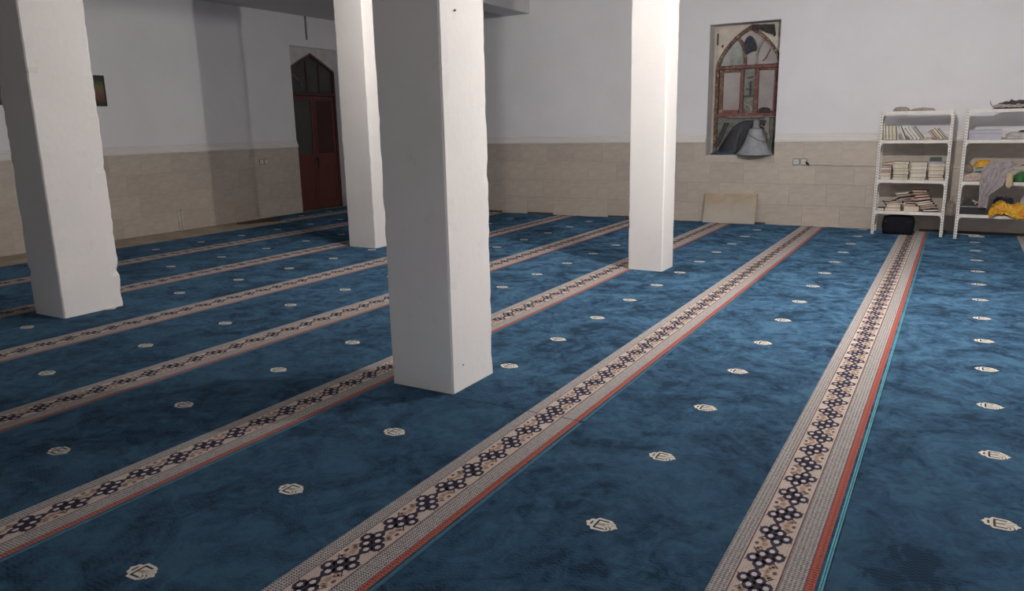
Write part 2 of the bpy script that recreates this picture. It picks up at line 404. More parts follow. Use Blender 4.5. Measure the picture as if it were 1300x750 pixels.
# ------------------------------------------------------------------ pillars
def pillar(x0, x1, y0, y1, ztop, label, seed, chips=(), worn=0.45):
    bm = bmesh.new()
    nz, nx = 70, 6
    ring = []
    pts = []
    for i in range(nx): pts.append((x0 + (x1 - x0) * i / nx, y0))
    for i in range(nx): pts.append((x1, y0 + (y1 - y0) * i / nx))
    for i in range(nx): pts.append((x1 - (x1 - x0) * i / nx, y1))
    for i in range(nx): pts.append((x0, y1 - (y1 - y0) * i / nx))
    cx, cy = (x0 + x1) / 2, (y0 + y1) / 2
    # split every corner vertex in two for a worn arris
    out = []
    for i, p in enumerate(pts):
        if i % nx == 0:
            q0 = Vector(pts[i - 1]); q1 = Vector(pts[(i + 1) % len(pts)]); P = Vector(p)
            out.append((P + (q0 - P).normalized() * 0.010, True)); out.append((P + (q1 - P).normalized() * 0.010, True))
        else: out.append((Vector(p), False))
    rows = []
    for k in range(nz + 1):
        z = ztop * k / nz; row = []
        for (p, corner) in out:
            nv = noise.noise(Vector((p.x * 2.1 + seed, p.y * 2.1, z * 1.7)))
            d = 0.003 * nv
            if corner:
                c2 = noise.noise(Vector((round(p.x, 1) * 9 + seed, round(p.y, 1) * 7, z * 9.0)))
                c3 = noise.noise(Vector((round(p.x, 1) * 5 + seed, round(p.y, 1) * 3, z * 27.0)))
                d -= worn * (max(0, c2 - 0.15) * 0.026 + max(0, c3 - 0.25) * 0.02)
            o = Vector((p.x - cx, p.y - cy)); o = o * (1 + d / 0.23)
            flare = 0.0
            o = o * (1 + flare / 0.23)
            row.append(bm.verts.new((cx + o.x, cy + o.y, z)))
        rows.append(row)
    n = len(out)
    for k in range(nz):
        for i in range(n):
            j = (i + 1) % n; bm.faces.new((rows[k][i], rows[k][j], rows[k + 1][j], rows[k + 1][i]))
    bm.faces.new(rows[0][::-1]); bm.faces.new(rows[-1])
    me = bpy.data.meshes.new('pillar'); bm.to_mesh(me); bm.free(); me.materials.append(MAT['pillar'])
    o = put('pillar', me); tag(o, label, 'pillar')
    for (face, a, z, s) in chips:
        mb = MB(); pts = [(math.cos(t * PI / 3.5) * s * (0.6 + 0.5 * ((t * 37) % 5) / 5), math.sin(t * PI / 3.5) * s * 0.6) for t in range(7)]
        if face == 'y': mb.prism(pts, lambda p: (a + p[0], y0 - 0.0055, z + p[1]), lambda p: (a + p[0], y0 + 0.01, z + p[1]))
        else: mb.prism(pts, lambda p: (x1 + 0.0055, a + p[0], z + p[1]), lambda p: (x1 - 0.01, a + p[0], z + p[1]))
        fix_normals
        c = mb.build('chip_mark', MAT['stain'], o); fix_normals(c.data)
    return o
pillar(-6.97, -6.52, 3.53, 4.08, 3.40, 'square white plaster pillar with worn edges standing before the landscape picture', 1, (), 0.75)
pillar(-2.91, -2.455, 3.49, 3.945, 3.40, 'square cream plaster pillar standing at the crosswise carpet seam', 2,
       [('y', -2.72, 2.42, 0.008), ('y', -2.685, 2.34, 0.006), ('y', -2.83, 2.24, 0.005), ('x', 3.64, 2.17, 0.009), ('x', 3.6, 0.16, 0.006)])
pillar(-3.0, -2.615, 7.635, 7.985, 3.40, 'slim white square pillar standing nearest the arched window', 3)
pillar(-7.0, -6.54, 7.655, 8.115, 3.40, 'square white plaster pillar hiding one side of the maroon arched door', 4)

# ------------------------------------------------------------------ carpets
# emblem woven into the pile (local metres)
def mirror(p): return p + [(x, -y) for x, y in p[::-1] if abs(y) > 1e-6]
eb = MB(); EZ = 0.0
outer = mirror([(-0.066, 0), (-0.055, 0.012), (-0.053, 0.024), (-0.044, 0.030), (-0.036, 0.028), (-0.026, 0.047), (0.024, 0.045), (0.037, 0.038), (0.044, 0.028), (0.053, 0.024), (0.056, 0.012), (0.070, 0)])
rim = [(x * 1.06, y * 1.07) for x, y in outer]
eb.poly(rim[::-1], 0.0004, 1); eb.poly(outer[::-1], 0.0008, 0)
def bar(mb, pts, wd, z, mi):
    for (ax, ay), (bx, by) in zip(pts[:-1], pts[1:]):
        d = Vector((bx - ax, by - ay)); L = d.length; d /= L; nrm = Vector((-d.y, d.x)) * wd / 2; e = d * wd * 0.35
        mb.poly([(ax - e.x - nrm.x, ay - e.y - nrm.y), (bx + e.x - nrm.x, by + e.y - nrm.y), (bx + e.x + nrm.x, by + e.y + nrm.y), (ax - e.x + nrm.x, ay - e.y + nrm.y)], z, mi)
bar(eb, [(0.020, 0.029), (-0.019, 0.030), (-0.0205, 0), (-0.019, -0.030), (0.020, -0.029)], 0.009, 0.0012, 1)
bar(eb, [(-0.040, -0.011), (-0.040, 0.011)], 0.008, 0.0012, 1)
bar(eb, [(0.020, -0.012), (0.030, -0.018), (0.032, -0.034)], 0.004, 0.0012, 1)
bar(eb, [(0.004, 0.012), (0.024, 0.012), (0.038, 0.026)], 0.0035, 0.0012, 2)
bar(eb, [(0.012, 0.002), (0.037, 0.002), (0.050, 0.016)], 0.0035, 0.0012, 2)
bar(eb, [(0.030, -0.006), (0.042, -0.010), (0.048, -0.026)], 0.004, 0.0012, 1)
bar(eb, [(-0.010, 0.0), (0.010, 0.0)], 0.016, 0.0011, 2)
emblem_me = eb.mesh('emblem', [MAT['cream'], MAT['olive'], MAT['taupe']])

CELLS = [(a * 1.06, b * 1.04) for a, b in [(-0.039, 0.018), (-0.0145, -0.0165), (0.012, -0.049), (-0.0115, 0.049), (0.013, 0.016), (0.040, -0.017)]]
def octo(cx, cy, rx, ry, n=8, a0=0.4): return [(cx + rx * math.cos(a0 + 2 * PI * i / n), cy + ry * math.sin(a0 + 2 * PI * i / n)) for i in range(n)]
CT = 0.008      # carpet thickness
MP = 0.1764     # motif pitch
def border(parent, xr, y0, y1, phase=0.0):
    xl = xr - 0.325
    L = [(0.0, 0.060, 'greyband'), (0.060, 0.065, 'maroon'), (0.065, 0.206, 'beige'), (0.206, 0.211, 'maroon'), (0.211, 0.286, 'greyband'), (0.288, 0.320, 'redband')]
    names = ['greyband', 'maroon', 'beige', 'redband']
    mb = MB()
    for a, b_, mn in L: mb.poly([(xl + a, y0), (xl + b_, y0), (xl + b_, y1), (xl + a, y1)], CT + 0.0006, names.index(mn))
    mb.build('woven_border', [MAT[n] for n in names], parent)
    mb = MB(); cx = xl + 0.1355
    k = math.ceil((y0 + 0.045 - phase) / MP)
    Z1, Z2, Z3 = CT + 0.0010, CT + 0.0014, CT + 0.0018
    while phase + k * MP < y1 - 0.045:
        yc = phase + k * MP; sg = 1 if k % 2 == 0 else -1
        for (a, b_) in CELLS:
            mb.poly(octo(cx + a, yc + sg * b_, 0.0235, 0.0335), Z2, 0)
        mb.poly([(cx - 0.030, yc + sg * 0.015 - 0.02), (cx + 0.030, yc - sg * 0.015 - 0.02), (cx + 0.030, yc - sg * 0.015 + 0.02), (cx - 0.030, yc + sg * 0.015 + 0.02)], Z1, 0)
        for (a, b_) in CELLS:
            mb.poly(octo(cx + a, yc + sg * b_, 0.0108, 0.0140, 6), Z3, 1)
        lx = -0.0115 * sg if sg > 0 else 0.012
        bar(mb, [(cx + lx, yc + 0.06), (cx + lx, yc + MP - 0.06)], 0.014, Z1, 0)
        # spikes out to the band edges
        bar(mb, [(cx + 0.040, yc - sg * 0.017), (cx + 0.066, yc - sg * 0.040)], 0.005, Z1, 0)
        bar(mb, [(cx + 0.030, yc + sg * 0.022), (cx + 0.052, yc + sg * 0.052)], 0.005, Z1, 0)
        bar(mb, [(cx - 0.040, yc + sg * 0.017), (cx - 0.066, yc + sg * 0.040)], 0.005, Z1, 0)
        bar(mb, [(cx - 0.030, yc - sg * 0.022), (cx - 0.052, yc - sg * 0.052)], 0.005, Z1, 0)
        # half flower on one edge between clusters
        fx = cx + (0.050 if sg > 0 else -0.050); fy = yc + MP / 2
        for j in range(7):
            an = (PI / 2 if sg > 0 else -PI / 2) + PI * (j + 0.5) / 7
            mb.poly(octo(fx + math.cos(an) * 0.028, fy + math.sin(an) * 0.042, 0.0135, 0.0125, 6), Z1 - 0.0002, 2 if j % 2 else 3)
        mb.poly(octo(fx, fy, 0.008, 0.012, 6), Z2, 4)
        k += 1
    o = mb.build('border_motif', [MAT['navy'], MAT['lilac'], MAT['flower'], MAT['flower2'], MAT['maroon']], parent); o['kind'] = 'stuff'
def carpet(x0, x1, y0, y1, label, emb, phase=0.0, stripe=True, wav=True):
    o = thing('prayer_carpet', label, 'carpet', (0, 0, 0), group='prayer carpets laid in rows')
    mb = MB(); n = 40
    g = 0.0008
    ends = [(x0 + g + (x1 - x0 - 2 * g) * i / 8, y1 + (0.018 * math.sin(i * 1.7 + x0 * 3) if wav else 0)) for i in range(9)]
    out = [(x0 + g, y0), (x1 - g, y0)] + ends[::-1]
    mb.prism(out, lambda p: (p[0], p[1], 0.0), lambda p: (p[0], p[1], CT))
    p = mb.build('pile', MAT['carpet'], o); fix_normals(p.data)
    if stripe:
        border(o, x1 - 0.024, y0, y1 - (0.02 if wav else 0.0), phase)
        e = MB(); e.box(x1 - 0.018, x1 - 0.012, y0, y1 - 0.03, CT, CT + 0.002); e.box(x1 - 0.009, x1 - 0.004, y0, y1 - 0.03, CT, CT + 0.002)
        e.build('edge_binding', MAT['cyan'] if abs(x1 + 0.258) < 0.01 else MAT['teal'], o)
    for (ex, ey) in emb:
        if y0 + 0.08 < ey < y1 - 0.08: put('emblem', emblem_me, o, (ex, ey, CT))
    return o
def row(x, start, step, y0, y1, x_end=None):
    k = math.ceil((y0 - start) / step); out = []
    while start + k * step < y1:
        y = start + k * step; out.append((x, y)); k += 1
    return out
YE = YW - 0.055
ED = {'Z': 1.075, 'A': -0.280, 'B': -1.612, 'C': -2.955, 'D': -4.285, 'E': -5.655, 'F': -7.06, 'G': -8.57, 'H': -9.925}
ED = {k: v + 0.022 for k, v in ED.items()}
Y0 = -1.2
carpet(ED['A'], ED['Z'], Y0, YE, 'blue prayer carpet strip running under the rack with folded cloths', row(0.27, 3.25, 0.712, Y0, YE), 0.04)
carpet(ED['Z'], ED['Z'] + 1.345, Y0, YE, 'blue prayer carpet strip next beyond the cloth rack', row(ED['Z'] + 0.5, 3.4, 0.714, Y0, YE), 0.07)
carpet(ED['Z'] + 1.345, ED['Z'] + 2.69, Y0, YE, 'blue prayer carpet strip second beyond the cloth rack', row(ED['Z'] + 1.845, 3.1, 0.714, Y0, YE), 0.11)
carpet(ED['Z'] + 2.69, XR - 0.02, Y0, YE, 'narrow blue carpet strip along the wall beyond the cloth rack', row(ED['Z'] + 3.05, 3.3, 0.714, Y0, YE), 0.11, stripe=False)
carpet(ED['B'], ED['A'], Y0, YE, 'blue prayer carpet strip whose patterned border ends under the book rack', row(-1.087, 2.52, 0.7145, Y0, YE), 3.114 - MP * 2)
carpet(ED['C'], ED['B'], Y0, 3.4555, 'blue prayer carpet piece ending at the crosswise seam by the cream pillar', row(-2.41, 1.44, 0.72, Y0, 3.46), 3.40, wav=False)
carpet(ED['C'], ED['B'], 3.461, YE, 'blue prayer carpet piece reaching from the crosswise seam to the leaning board', row(-2.435, 4.11, 0.712, 3.46, YE), 3.53)
carpet(ED['D'], ED['C'], Y0, YE, 'blue prayer carpet strip whose border passes behind the slim pillar', row(-3.76, 1.91, 0.722, Y0, YE), 0.02)
carpet(ED['E'], ED['D'], Y0, YE, 'blue prayer carpet strip with the second border beyond the slim pillar', row(-5.11, 2.6, 0.722, Y0, YE), 0.09)
carpet(ED['F'], ED['E'], Y0, YE, 'blue prayer carpet strip running under the pillar before the landscape picture', row(-6.52, 3.22, 0.722, Y0, YE), 0.0)
carpet(ED['G'], ED['F'], Y0, YE, 'blue prayer carpet strip between the pillar before the picture and the last strip', row(-7.93, 5.6, 0.728, Y0, YE), 0.06)
carpet(ED['H'], ED['G'], Y0, YE, 'outermost long blue prayer carpet strip beside the bare concrete', row(-9.31, 6.38, 0.722, Y0, YE), 0.1)
carpet(XL + 0.04, ED['H'], 9.5, YE, 'short blue carpet piece laid in front of the maroon door', row(-10.4, 10.15, 0.72, 9.5, YE), 0.02)

# ------------------------------------------------------------------ window
win = struct(bpy.data.objects.new('window_1', None)); col.objects.link(win)
YP = YW + WD
# plaster reveals and spandrel with the pointed opening
def arch_pts(w2, zs, za, n=9):     # half-width, spring height, apex height; from left spring over the apex to the right spring
    L = []
    for i in range(n + 1):
        t = i / n; L.append((-w2 * (1 - t ** 1.5), zs + (za - zs) * (math.sin(t * PI / 2) * 0.35 + t * 0.65)))
    return L + [(-x, z) for x, z in L[-2::-1]]
XC = (WX0 + WX1) / 2 + 0.02
A_out = arch_pts(0.495, 2.36, 2.95)
mb = MB()
outer = [(-0.60, 1.0)] + [(-0.60, z) for x, z in A_out[:len(A_out) // 2]] + [(-0.0, 3.02)] + [(0.60, z) for x, z in A_out[len(A_out) // 2 + 1:]] + [(0.60, 1.0)]
inner = [(-0.495, 1.0)] + A_out + [(0.495, 1.0)]
outer[1] = (-0.60, 2.30)
for i in range(2, len(outer) - 2):
    x, z = inner[i]; outer[i] = (max(-0.60, min(0.60, x * 2.2)), max(z + 0.02, min(3.02, 2.4 + (z - 2.36) * 1.9)))
outer[1] = (-0.60, inner[1][1]); outer[-2] = (0.60, inner[-2][1])
mb.band(outer, inner, lambda p: (XC + p[0], YP - 0.005, p[1]), lambda p: (XC + p[0], YP + 0.05, p[1]), 0, close=False)
o = mb.build('spandrel', MAT['spandrel'], win); fix_normals(o.data)
mb = MB()
mb.box(WX0 - 0.002, WX0 + 0.006, YW + 0.001, YP, WZ0, WZ1); mb.box(WX1 - 0.006, WX1 + 0.002, YW + 0.001, YP, WZ0, WZ1)
mb.box(WX0, WX1, YW + 0.001, YP, WZ1 - 0.006, WZ1 + 0.002); mb.box(WX0, WX1, YW + 0.001, YP, WZ0 - 0.002, WZ0 + 0.005)
mb.build('reveal', MAT['reveal'], win)
# arched brown frame
A_in = [(x * 0.90, 2.36 + (z - 2.36) * 0.90) for x, z in A_out]
fo = [(-0.495, 1.05)] + A_out + [(0.495, 1.05)]; fi = [(-0.445, 1.05)] + A_in + [(0.445, 1.05)]
o = MB().band(fo, fi, lambda p: (XC + p[0], YP - 0.03, p[1]), lambda p: (XC + p[0], YP + 0.04, p[1]), 0, close=False).build('frame', MAT['brownframe'], win); fix_normals(o.data)
def wbox(name, x0, x1, z0, z1, mt, dy0=-0.025, dy1=0.035, parent=win):
    return bev(MB().box(XC + x0, XC + x1, YP + dy0, YP + dy1, z0, z1).build(name, MAT[mt], parent), 0.004)
wbox('transom', -0.45, 0.45, 2.330, 2.378, 'redframe', -0.032)
wbox('bottom_rail', -0.45, 0.45, 1.615, 1.675, 'redframe', -0.032)
wbox('sill_ledge', -0.28, 0.47, 1.60, 1.618, 'peel', -0.05)
wbox('stile', -0.43, -0.375, 1.675, 2.325, 'brownframe')
wbox('stile', -0.115, -0.062, 1.675, 2.325, 'redframe')
wbox('stile', 0.100, 0.162, 1.675, 2.325, 'redframe')
wbox('stile', 0.39, 0.44, 1.675, 2.325, 'redframe')
wbox('casement_rail', -0.375, -0.125, 2.285, 2.325, 'brownframe'); wbox('casement_rail', -0.375, -0.125, 1.675, 1.72, 'redframe')
wbox('casement_rail', 0.175, 0.39, 2.295, 2.325, 'redframe'); wbox('casement_rail', 0.175, 0.39, 1.675, 1.70, 'redframe')
# panes
wbox('pane', -0.375, -0.115, 1.72, 2.285, 'glass', 0.004, 0.010); wbox('pane', 0.162, 0.39, 1.70, 2.295, 'glass', 0.004, 0.010)
wbox('pane', -0.062, 0.100, 1.675, 2.325, 'greenglass', 0.012, 0.018)
Ain2 = [(-0.44, 2.385)] + [(x * 0.985, z) for x, z in A_in[1:-1]] + [(0.44, 2.385)]
def pane_poly(name, pts, mt, y0=0.006, y1=0.012):
    o = MB().prism(pts, lambda p: (XC + p[0], YP + y0, p[1]), lambda p: (XC + p[0], YP + y1, p[1])).build(name, MAT[mt], win); fix_normals(o.data); return o
half = len(A_in) // 2
pl = [(x, z) for x, z in A_in if x < -0.085]; pr = [(x, z) for x, z in A_in if x > 0.165]; pc = [(x, z) for x, z in A_in if -0.17 < x < 0.17]
pane_poly('pane', [(-0.05, 2.385), (-0.44, 2.385)] + pl[1:] + [(-0.10, 2.62)], 'greenglass')
pane_poly('pane', [(0.44, 2.385), (0.12, 2.385), (0.14, 2.62)] + pr[:-1], 'glass')
pane_poly('pane', [(0.10, 2.385), (-0.04, 2.385), (-0.10, 2.60), (-0.17, 2.76)] + pc + [(0.22, 2.75), (0.12, 2.60)], 'glass', 0.014, 0.018)
# curved ribs of the fanlight
def rib(pts, mt='brownframe', wd=0.022):
    L = []; R = []
    for i, p in enumerate(pts):
        a = Vector(pts[max(0, i - 1)]); b_ = Vector(pts[min(len(pts) - 1, i + 1)]); d = (b_ - a).normalized(); nn = Vector((-d.y, d.x)) * wd
        L.append(tuple(Vector(p) + nn)); R.append(tuple(Vector(p) - nn))
    o = MB().band(L, R, lambda p: (XC + p[0], YP - 0.022, p[1]), lambda p: (XC + p[0], YP + 0.03, p[1]), 0, close=False).build('glazing_bar', MAT[mt], win); fix_normals(o.data)
rib([(-0.055, 2.385), (-0.062, 2.52), (-0.085, 2.64), (-0.13, 2.73), (-0.20, 2.80)])
rib([(0.11, 2.385), (0.115, 2.52), (0.135, 2.62), (0.185, 2.72), (0.25, 2.77)], 'peel', 0.016)
rib([(0.205, 2.43), (0.25, 2.47), (0.31, 2.60)], 'stain', 0.005)
# lower solid panel
wbox('lower_panel', -0.445, 0.445, 1.05, 1.615, 'darkpanel', 0.0, 0.02)
wbox('side_batten', 0.28, 0.35, 1.08, 1.60, 'peel', -0.03, 0.0)
wbox('stain_mark', -0.50, -0.475, 2.70, 2.87, 'stain', -0.009, 0.0)
wbox('stain_mark', -0.425, -0.395, 2.66, 2.70, 'stain', -0.009, 0.0)
# broken lattice of the middle light
for (a, z, an) in ((-0.01, 1.80, 0.5), (0.05, 1.86, -0.4), (0.02, 2.02, 0.3), (-0.02, 1.74, 1.2), (0.06, 1.75, 1.0), (0.03, 2.2, -0.2)):
    mt = Matrix.Translation((XC + a, YP - 0.006, z)) @ Matrix.Rotation(an, 4, 'Y')
    MB().box(-0.045, 0.045, -0.008, 0.008, -0.012, 0.012, 0, mt).build('lattice_piece', MAT['peel'] if z < 1.9 else MAT['stain'], win)
MB().box(XC - 0.055, XC + 0.10, YP - 0.03, YP - 0.012, 1.915, 1.935).build('bolt_bar', MAT['stain'], win)
MB().box(XC + 0.035, XC + 0.055, YP - 0.035, YP - 0.02, 1.93, 2.14).build('bolt', MAT['blackplastic'], win)

# crumpled things
def crumple(rx, ry, hg, seed, n=34, k=16, ridge=0.35, freq=5.0, aspect=None):
    bm = bmesh.new(); rows = []
    for i in range(k + 1):
        t = i / k; ph = t * PI / 2
        ring = []
        for j in range(n):
            an = 2 * PI * j / n; ca, sa = math.cos(an), math.sin(an)
            lump = 1 + 0.22 * noise.noise(Vector((ca * 1.4 + seed, sa * 1.4, seed * 0.7)))
            rr = math.cos(ph) ** 0.7 if i < k else 0
            x, y = ca * rx * rr * lump, sa * ry * rr * lump
            z = math.sin(ph) ** 0.8 * hg
            p = Vector((x / max(rx, ry) * freq * 0.5 + seed, y / max(rx, ry) * freq * 0.5, z / hg + seed))
            rg = 1 - abs(noise.noise(p * 1.7)) * 2
            d = ridge * (rg - 0.5) * 0.6 + ridge * 0.5 * noise.noise(p * 3.1)
            f = 1 + d * (0.3 + 0.7 * t if t < 1 else 1)
            if i == k: x = y = 0
            ring.append((x * (1 + d * 0.5), y * (1 + d * 0.5), max(0.0, z * f)))
        rows.append(ring)
    vs = [[bm.verts.new(p) for p in r] for r in rows[:-1]]; top = bm.verts.new(rows[-1][0])
    for a in range(len(vs) - 1):
        for j in range(n):
            bm.faces.new((vs[a][j], vs[a][(j + 1) % n], vs[a + 1][(j + 1) % n], vs[a + 1][j])).smooth = True
    for j in range(n): bm.faces.new((vs[-1][j], vs[-1][(j + 1) % n], top)).smooth = True
    bm.faces.new(vs[0][::-1])
    me = bpy.data.meshes.new('crumple'); bm.to_mesh(me); bm.free(); return me
def lump(name, mt, loc, rx, ry, hg, seed, label, cat, group=None, rot=0.0, ridge=0.35, freq=5.0):
    me = crumple(rx, ry, hg, seed, ridge=ridge, freq=freq); me.materials.append(MAT[mt])
    o = put(name, me, None, loc, (0, 0, rot)); return tag(o, label, cat, group)
def sheet(name, fn, nu, nv, mt, label, cat, thick=0.006):
    vs = []; fs = []
    for i in range(nu + 1):
        for j in range(nv + 1): vs.append(tuple(fn(i / nu, j / nv)))
    for i in range(nu):
        for j in range(nv):
            a = i * (nv + 1) + j; fs.append((a, a + 1, a + nv + 2, a + nv + 1))
    me = bpy.data.meshes.new(name); me.from_pydata(vs, [], fs); me.materials.append(MAT[mt])
    for p in me.polygons: p.use_smooth = True
    o = put(name, me); md = o.modifiers.new('thickness', 'SOLIDIFY'); md.thickness = thick; md.offset = 0
    if label: tag(o, label, cat)
    return o

# dark sheet and rag in the window recess, rag under the frame top
def sheet_fn(u, v):
    x = -3.30 + u * 0.66; top = 1.20 + 0.36 * math.sin(min(1, u * 1.5 + 0.08) * PI / 2) - (0.12 * max(0, 0.3 - u) / 0.3)
    bot = WZ0 + 0.012 + 0.16 * max(0.0, min(1.0, (u - 0.45) / 0.15))
    z = bot + (top - bot) * v
    y = YP - (0.10 if u < 0.5 else 0.0) * (1 - v) ** 1.3 - 0.032 + 0.010 * noise.noise(Vector((x * 9, z * 7, 1.0)))
    return Vector((x + 0.10 * (v - 0.5) * u, y, z))
sheet('plastic_sheet', sheet_fn, 26, 16, 'darksheet', 'crumpled dark plastic sheet stuffed behind the grey horn on the window sill', 'sheet')
lump('rag', 'bluecloth', (-3.20, YW + 0.07, WZ0 + 0.006), 0.17, 0.05, 0.05, 4.2, 'dark blue rag lying on the window sill', 'rag')
def strip_fn(u, v):
    x = -3.37 + 0.15 * v + 0.08 * u; z = 1.17 + 0.36 * v
    return Vector((x, YP - 0.062 + 0.010 * math.sin(u * 6) + 0.01 * noise.noise(Vector((x * 12, z * 9, 3))), z))
sheet('plastic_strip', strip_fn, 6, 14, 'dark_cloth', 'narrow black plastic strip hanging beside the dark sheet in the window', 'plastic strip')
def hang_fn(u, v):
    x = XC + 0.03 + 0.34 * u; z = 2.955 - 0.02 * u - v * (0.05 + 0.11 * u + 0.06 * noise.noise(Vector((u * 9, 4, 4))))
    return Vector((x + 0.03 * v, YP - 0.10 - 0.03 * math.sin(u * 7) * v, z + 0.01 * noise.noise(Vector((u * 6, v * 4, 2)))))
sheet('torn_cloth', hang_fn, 14, 8, 'dark_cloth', 'torn dark cloth hanging from the top of the window recess', 'cloth')
def clot_fn(u, v):
    an = u * 2 * PI; r = v
    x = XC + 0.015 + 0.11 * r * math.cos(an) * (1 + 0.25 * noise.noise(Vector((math.cos(an), math.sin(an), 5)))); z = 2.64 + 0.12 * r * math.sin(an) - 0.05 * r * r * math.sin(an * 2 + 1)
    return Vector((x, YP - 0.012 - 0.02 * (1 - r * r) - 0.006 * noise.noise(Vector((x * 30, z * 30, 0))), z))
sheet('rag_wad', clot_fn, 24, 8, 'wad_cloth', 'dark wad of cloth plugging the broken middle pane of the arch', 'rag')
# small debris on the right casement's sill rail
lump('debris', 'dark_cloth', (XC + 0.27, YP - 0.035, 1.676), 0.085, 0.022, 0.07, 2.2, 'small dark heap of debris lying in the window casement', 'debris')

# horn loudspeaker standing mouth-down on the sill
HX, HY, HZ = -2.69, 11.985, WZ0 + 0.006
horn = thing('horn_loudspeaker', 'grey horn loudspeaker standing mouth down on the window sill', 'loudspeaker', (HX, HY, HZ))
o = MB().lathe([(0.245, 0.006), (0.257, 0.0), (0.262, 0.006), (0.262, 0.022), (0.252, 0.028), (0.228, 0.06), (0.19, 0.13), (0.155, 0.21), (0.122, 0.30), (0.10, 0.36), (0.094, 0.385), (0.06, 0.392), (0.0001, 0.392)], n=40).build('bell', MAT['horn'], horn)
MB().lathe([(0.0001, 0.39), (0.056, 0.392), (0.056, 0.42), (0.046, 0.43), (0.046, 0.50), (0.034, 0.515), (0.0001, 0.516)], n=24).build('driver', MAT['greyplastic'], horn)
mb = MB().tube([(-0.128, -0.02, 0.33), (-0.05, -0.128, 0.29), (0.06, -0.152, 0.23), (0.165, -0.085, 0.19)], 0.004, 6)
mb.build('cable', MAT['blackplastic'], horn)
mb = MB().tube([(0.175, 0.0, 0.17), (0.20, 0.0, 0.26), (0.16, 0.02, 0.38), (0.06, 0.02, 0.44)], 0.008, 6); mb.build('bracket', MAT['greyplastic'], horn)

# ------------------------------------------------------------------ door
XD = XL - DD
door = struct(bpy.data.objects.new('door_1', None)); col.objects.link(door)
dc = (DY0 + DY1) / 2 + 0.0; dw = (DY1 - DY0) / 2
ZS, ZA = 2.665, 2.985
oo = [(-dw, 0.0), (-dw, ZS), (-dw * 0.5, ZS + (ZA - ZS) * 0.54), (0, ZA), (dw * 0.5, ZS + (ZA - ZS) * 0.54), (dw, ZS), (dw, 0.0)]
ii = [(-dw + 0.055, 0.03), (-dw + 0.055, ZS - 0.02), (-dw * 0.5 + 0.02, ZS + (ZA - ZS) * 0.54 - 0.055), (0, ZA - 0.065), (dw * 0.5 - 0.02, ZS + (ZA - ZS) * 0.54 - 0.055), (dw - 0.055, ZS - 0.02), (dw - 0.055, 0.03)]
fnf = lambda p: (XD + 0.03, dc + p[0], p[1]); fnb = lambda p: (XD - 0.04, dc + p[0], p[1])
o = MB().band(oo, ii, fnf, fnb, 0, close=False).build('frame', MAT['doordark'], door); fix_normals(o.data)
# plaster infill above the pointed head
mb = MB(); mb.prism([(-dw - 0.01, ZS + 0.001), (-dw - 0.01, DZ1 + 0.02), (0, DZ1 + 0.02), (0, ZA + 0.001), (-dw * 0.5, ZS + (ZA - ZS) * 0.54 + 0.001)], fnf, fnb)
mb.prism([(dw + 0.01, ZS + 0.001), (dw + 0.01, DZ1 + 0.02), (0, DZ1 + 0.02), (0, ZA + 0.001), (dw * 0.5, ZS + (ZA - ZS) * 0.54 + 0.001)], fnf, fnb)
o = mb.build('head_plaster', MAT['reveal'], door); fix_normals(o.data)
def dbox(name, y0, y1, z0, z1, mt, x0=-0.03, x1=0.02, parent=door): return bev(MB().box(XD + x0, XD + x1, dc + y0, dc + y1, z0, z1).build(name, MAT[mt], parent), 0.004)
o = MB().prism(ii[1:6], lambda p: (XD - 0.01, dc + p[0], p[1] if p[1] > ZS else p[1]), lambda p: (XD, dc + p[0], p[1])).build('fanlight_pane', MAT['doorglass'], door); fix_normals(o.data)
dbox('fanlight_pane', -dw + 0.05, dw - 0.05, 2.25, ZS - 0.015, 'doorglass', -0.01, 0.0)
dbox('transom', -dw + 0.05, dw - 0.05, 2.19, 2.26, 'doordark', -0.03, 0.03)
for y, z in ((-0.12, 2.90), (0.21, 2.84)): dbox('glazing_bar', y - 0.018, y + 0.018, 2.26, z - 0.06, 'doordark', -0.02, 0.015)
LFT = -dw + 0.058; RGT = dw - 0.058
for nm, a, b_, pm in (('door_leaf', LFT, -0.004, 'doorglass'), ('door_leaf', 0.004, RGT, 'doorrib')):
    # leaf: rails, stiles, pane, lower panel
    mb = MB()
    mb.box(XD - 0.03, XD + 0.012, dc + a, dc + a + 0.07, 0.02, 2.185); mb.box(XD - 0.03, XD + 0.012, dc + b_ - 0.07, dc + b_, 0.02, 2.185)
    for z0, z1 in ((0.02, 0.12), (1.0, 1.09), (2.11, 2.185)): mb.box(XD - 0.03, XD + 0.012, dc + a + 0.07, dc + b_ - 0.07, z0, z1)
    leaf = bev(mb.build(nm, MAT['doorred'], door), 0.003)
    MB().box(XD - 0.012, XD - 0.004, dc + a + 0.07, dc + b_ - 0.07, 1.09, 2.11).build('pane', MAT[pm], leaf)
    MB().box(XD - 0.02, XD + 0.002, dc + a + 0.07, dc + b_ - 0.07, 0.12, 1.0).build('lower_panel', MAT['doorred'], leaf)
    if pm == 'doorrib':
        for i in range(11):
            y = dc + a + 0.09 + i * (b_ - a - 0.18) / 10
            MB().box(XD - 0.004, XD + 0.004, y - 0.008, y + 0.008, 1.10, 2.10).build('rib', MAT['doordark'], leaf)
h = MB(); h.box(XD + 0.012, XD + 0.022, dc + 0.012, dc + 0.055, 0.80, 1.02); h.tube([(XD + 0.022, dc + 0.033, 0.985), (XD + 0.06, dc + 0.033, 0.985), (XD + 0.06, dc - 0.07, 0.985)], 0.011, 8)
h.build('handle', MAT['blackplastic'], door)
h = MB(); h.tube([(XD + 0.03, dc - dw + 0.01, ZS - 0.02), (XD + 0.045, dc - 0.30, 2.43), (XD + 0.03, dc - 0.26, 2.30)], 0.005, 6); h.build('loose_wire', MAT['peel'], door)
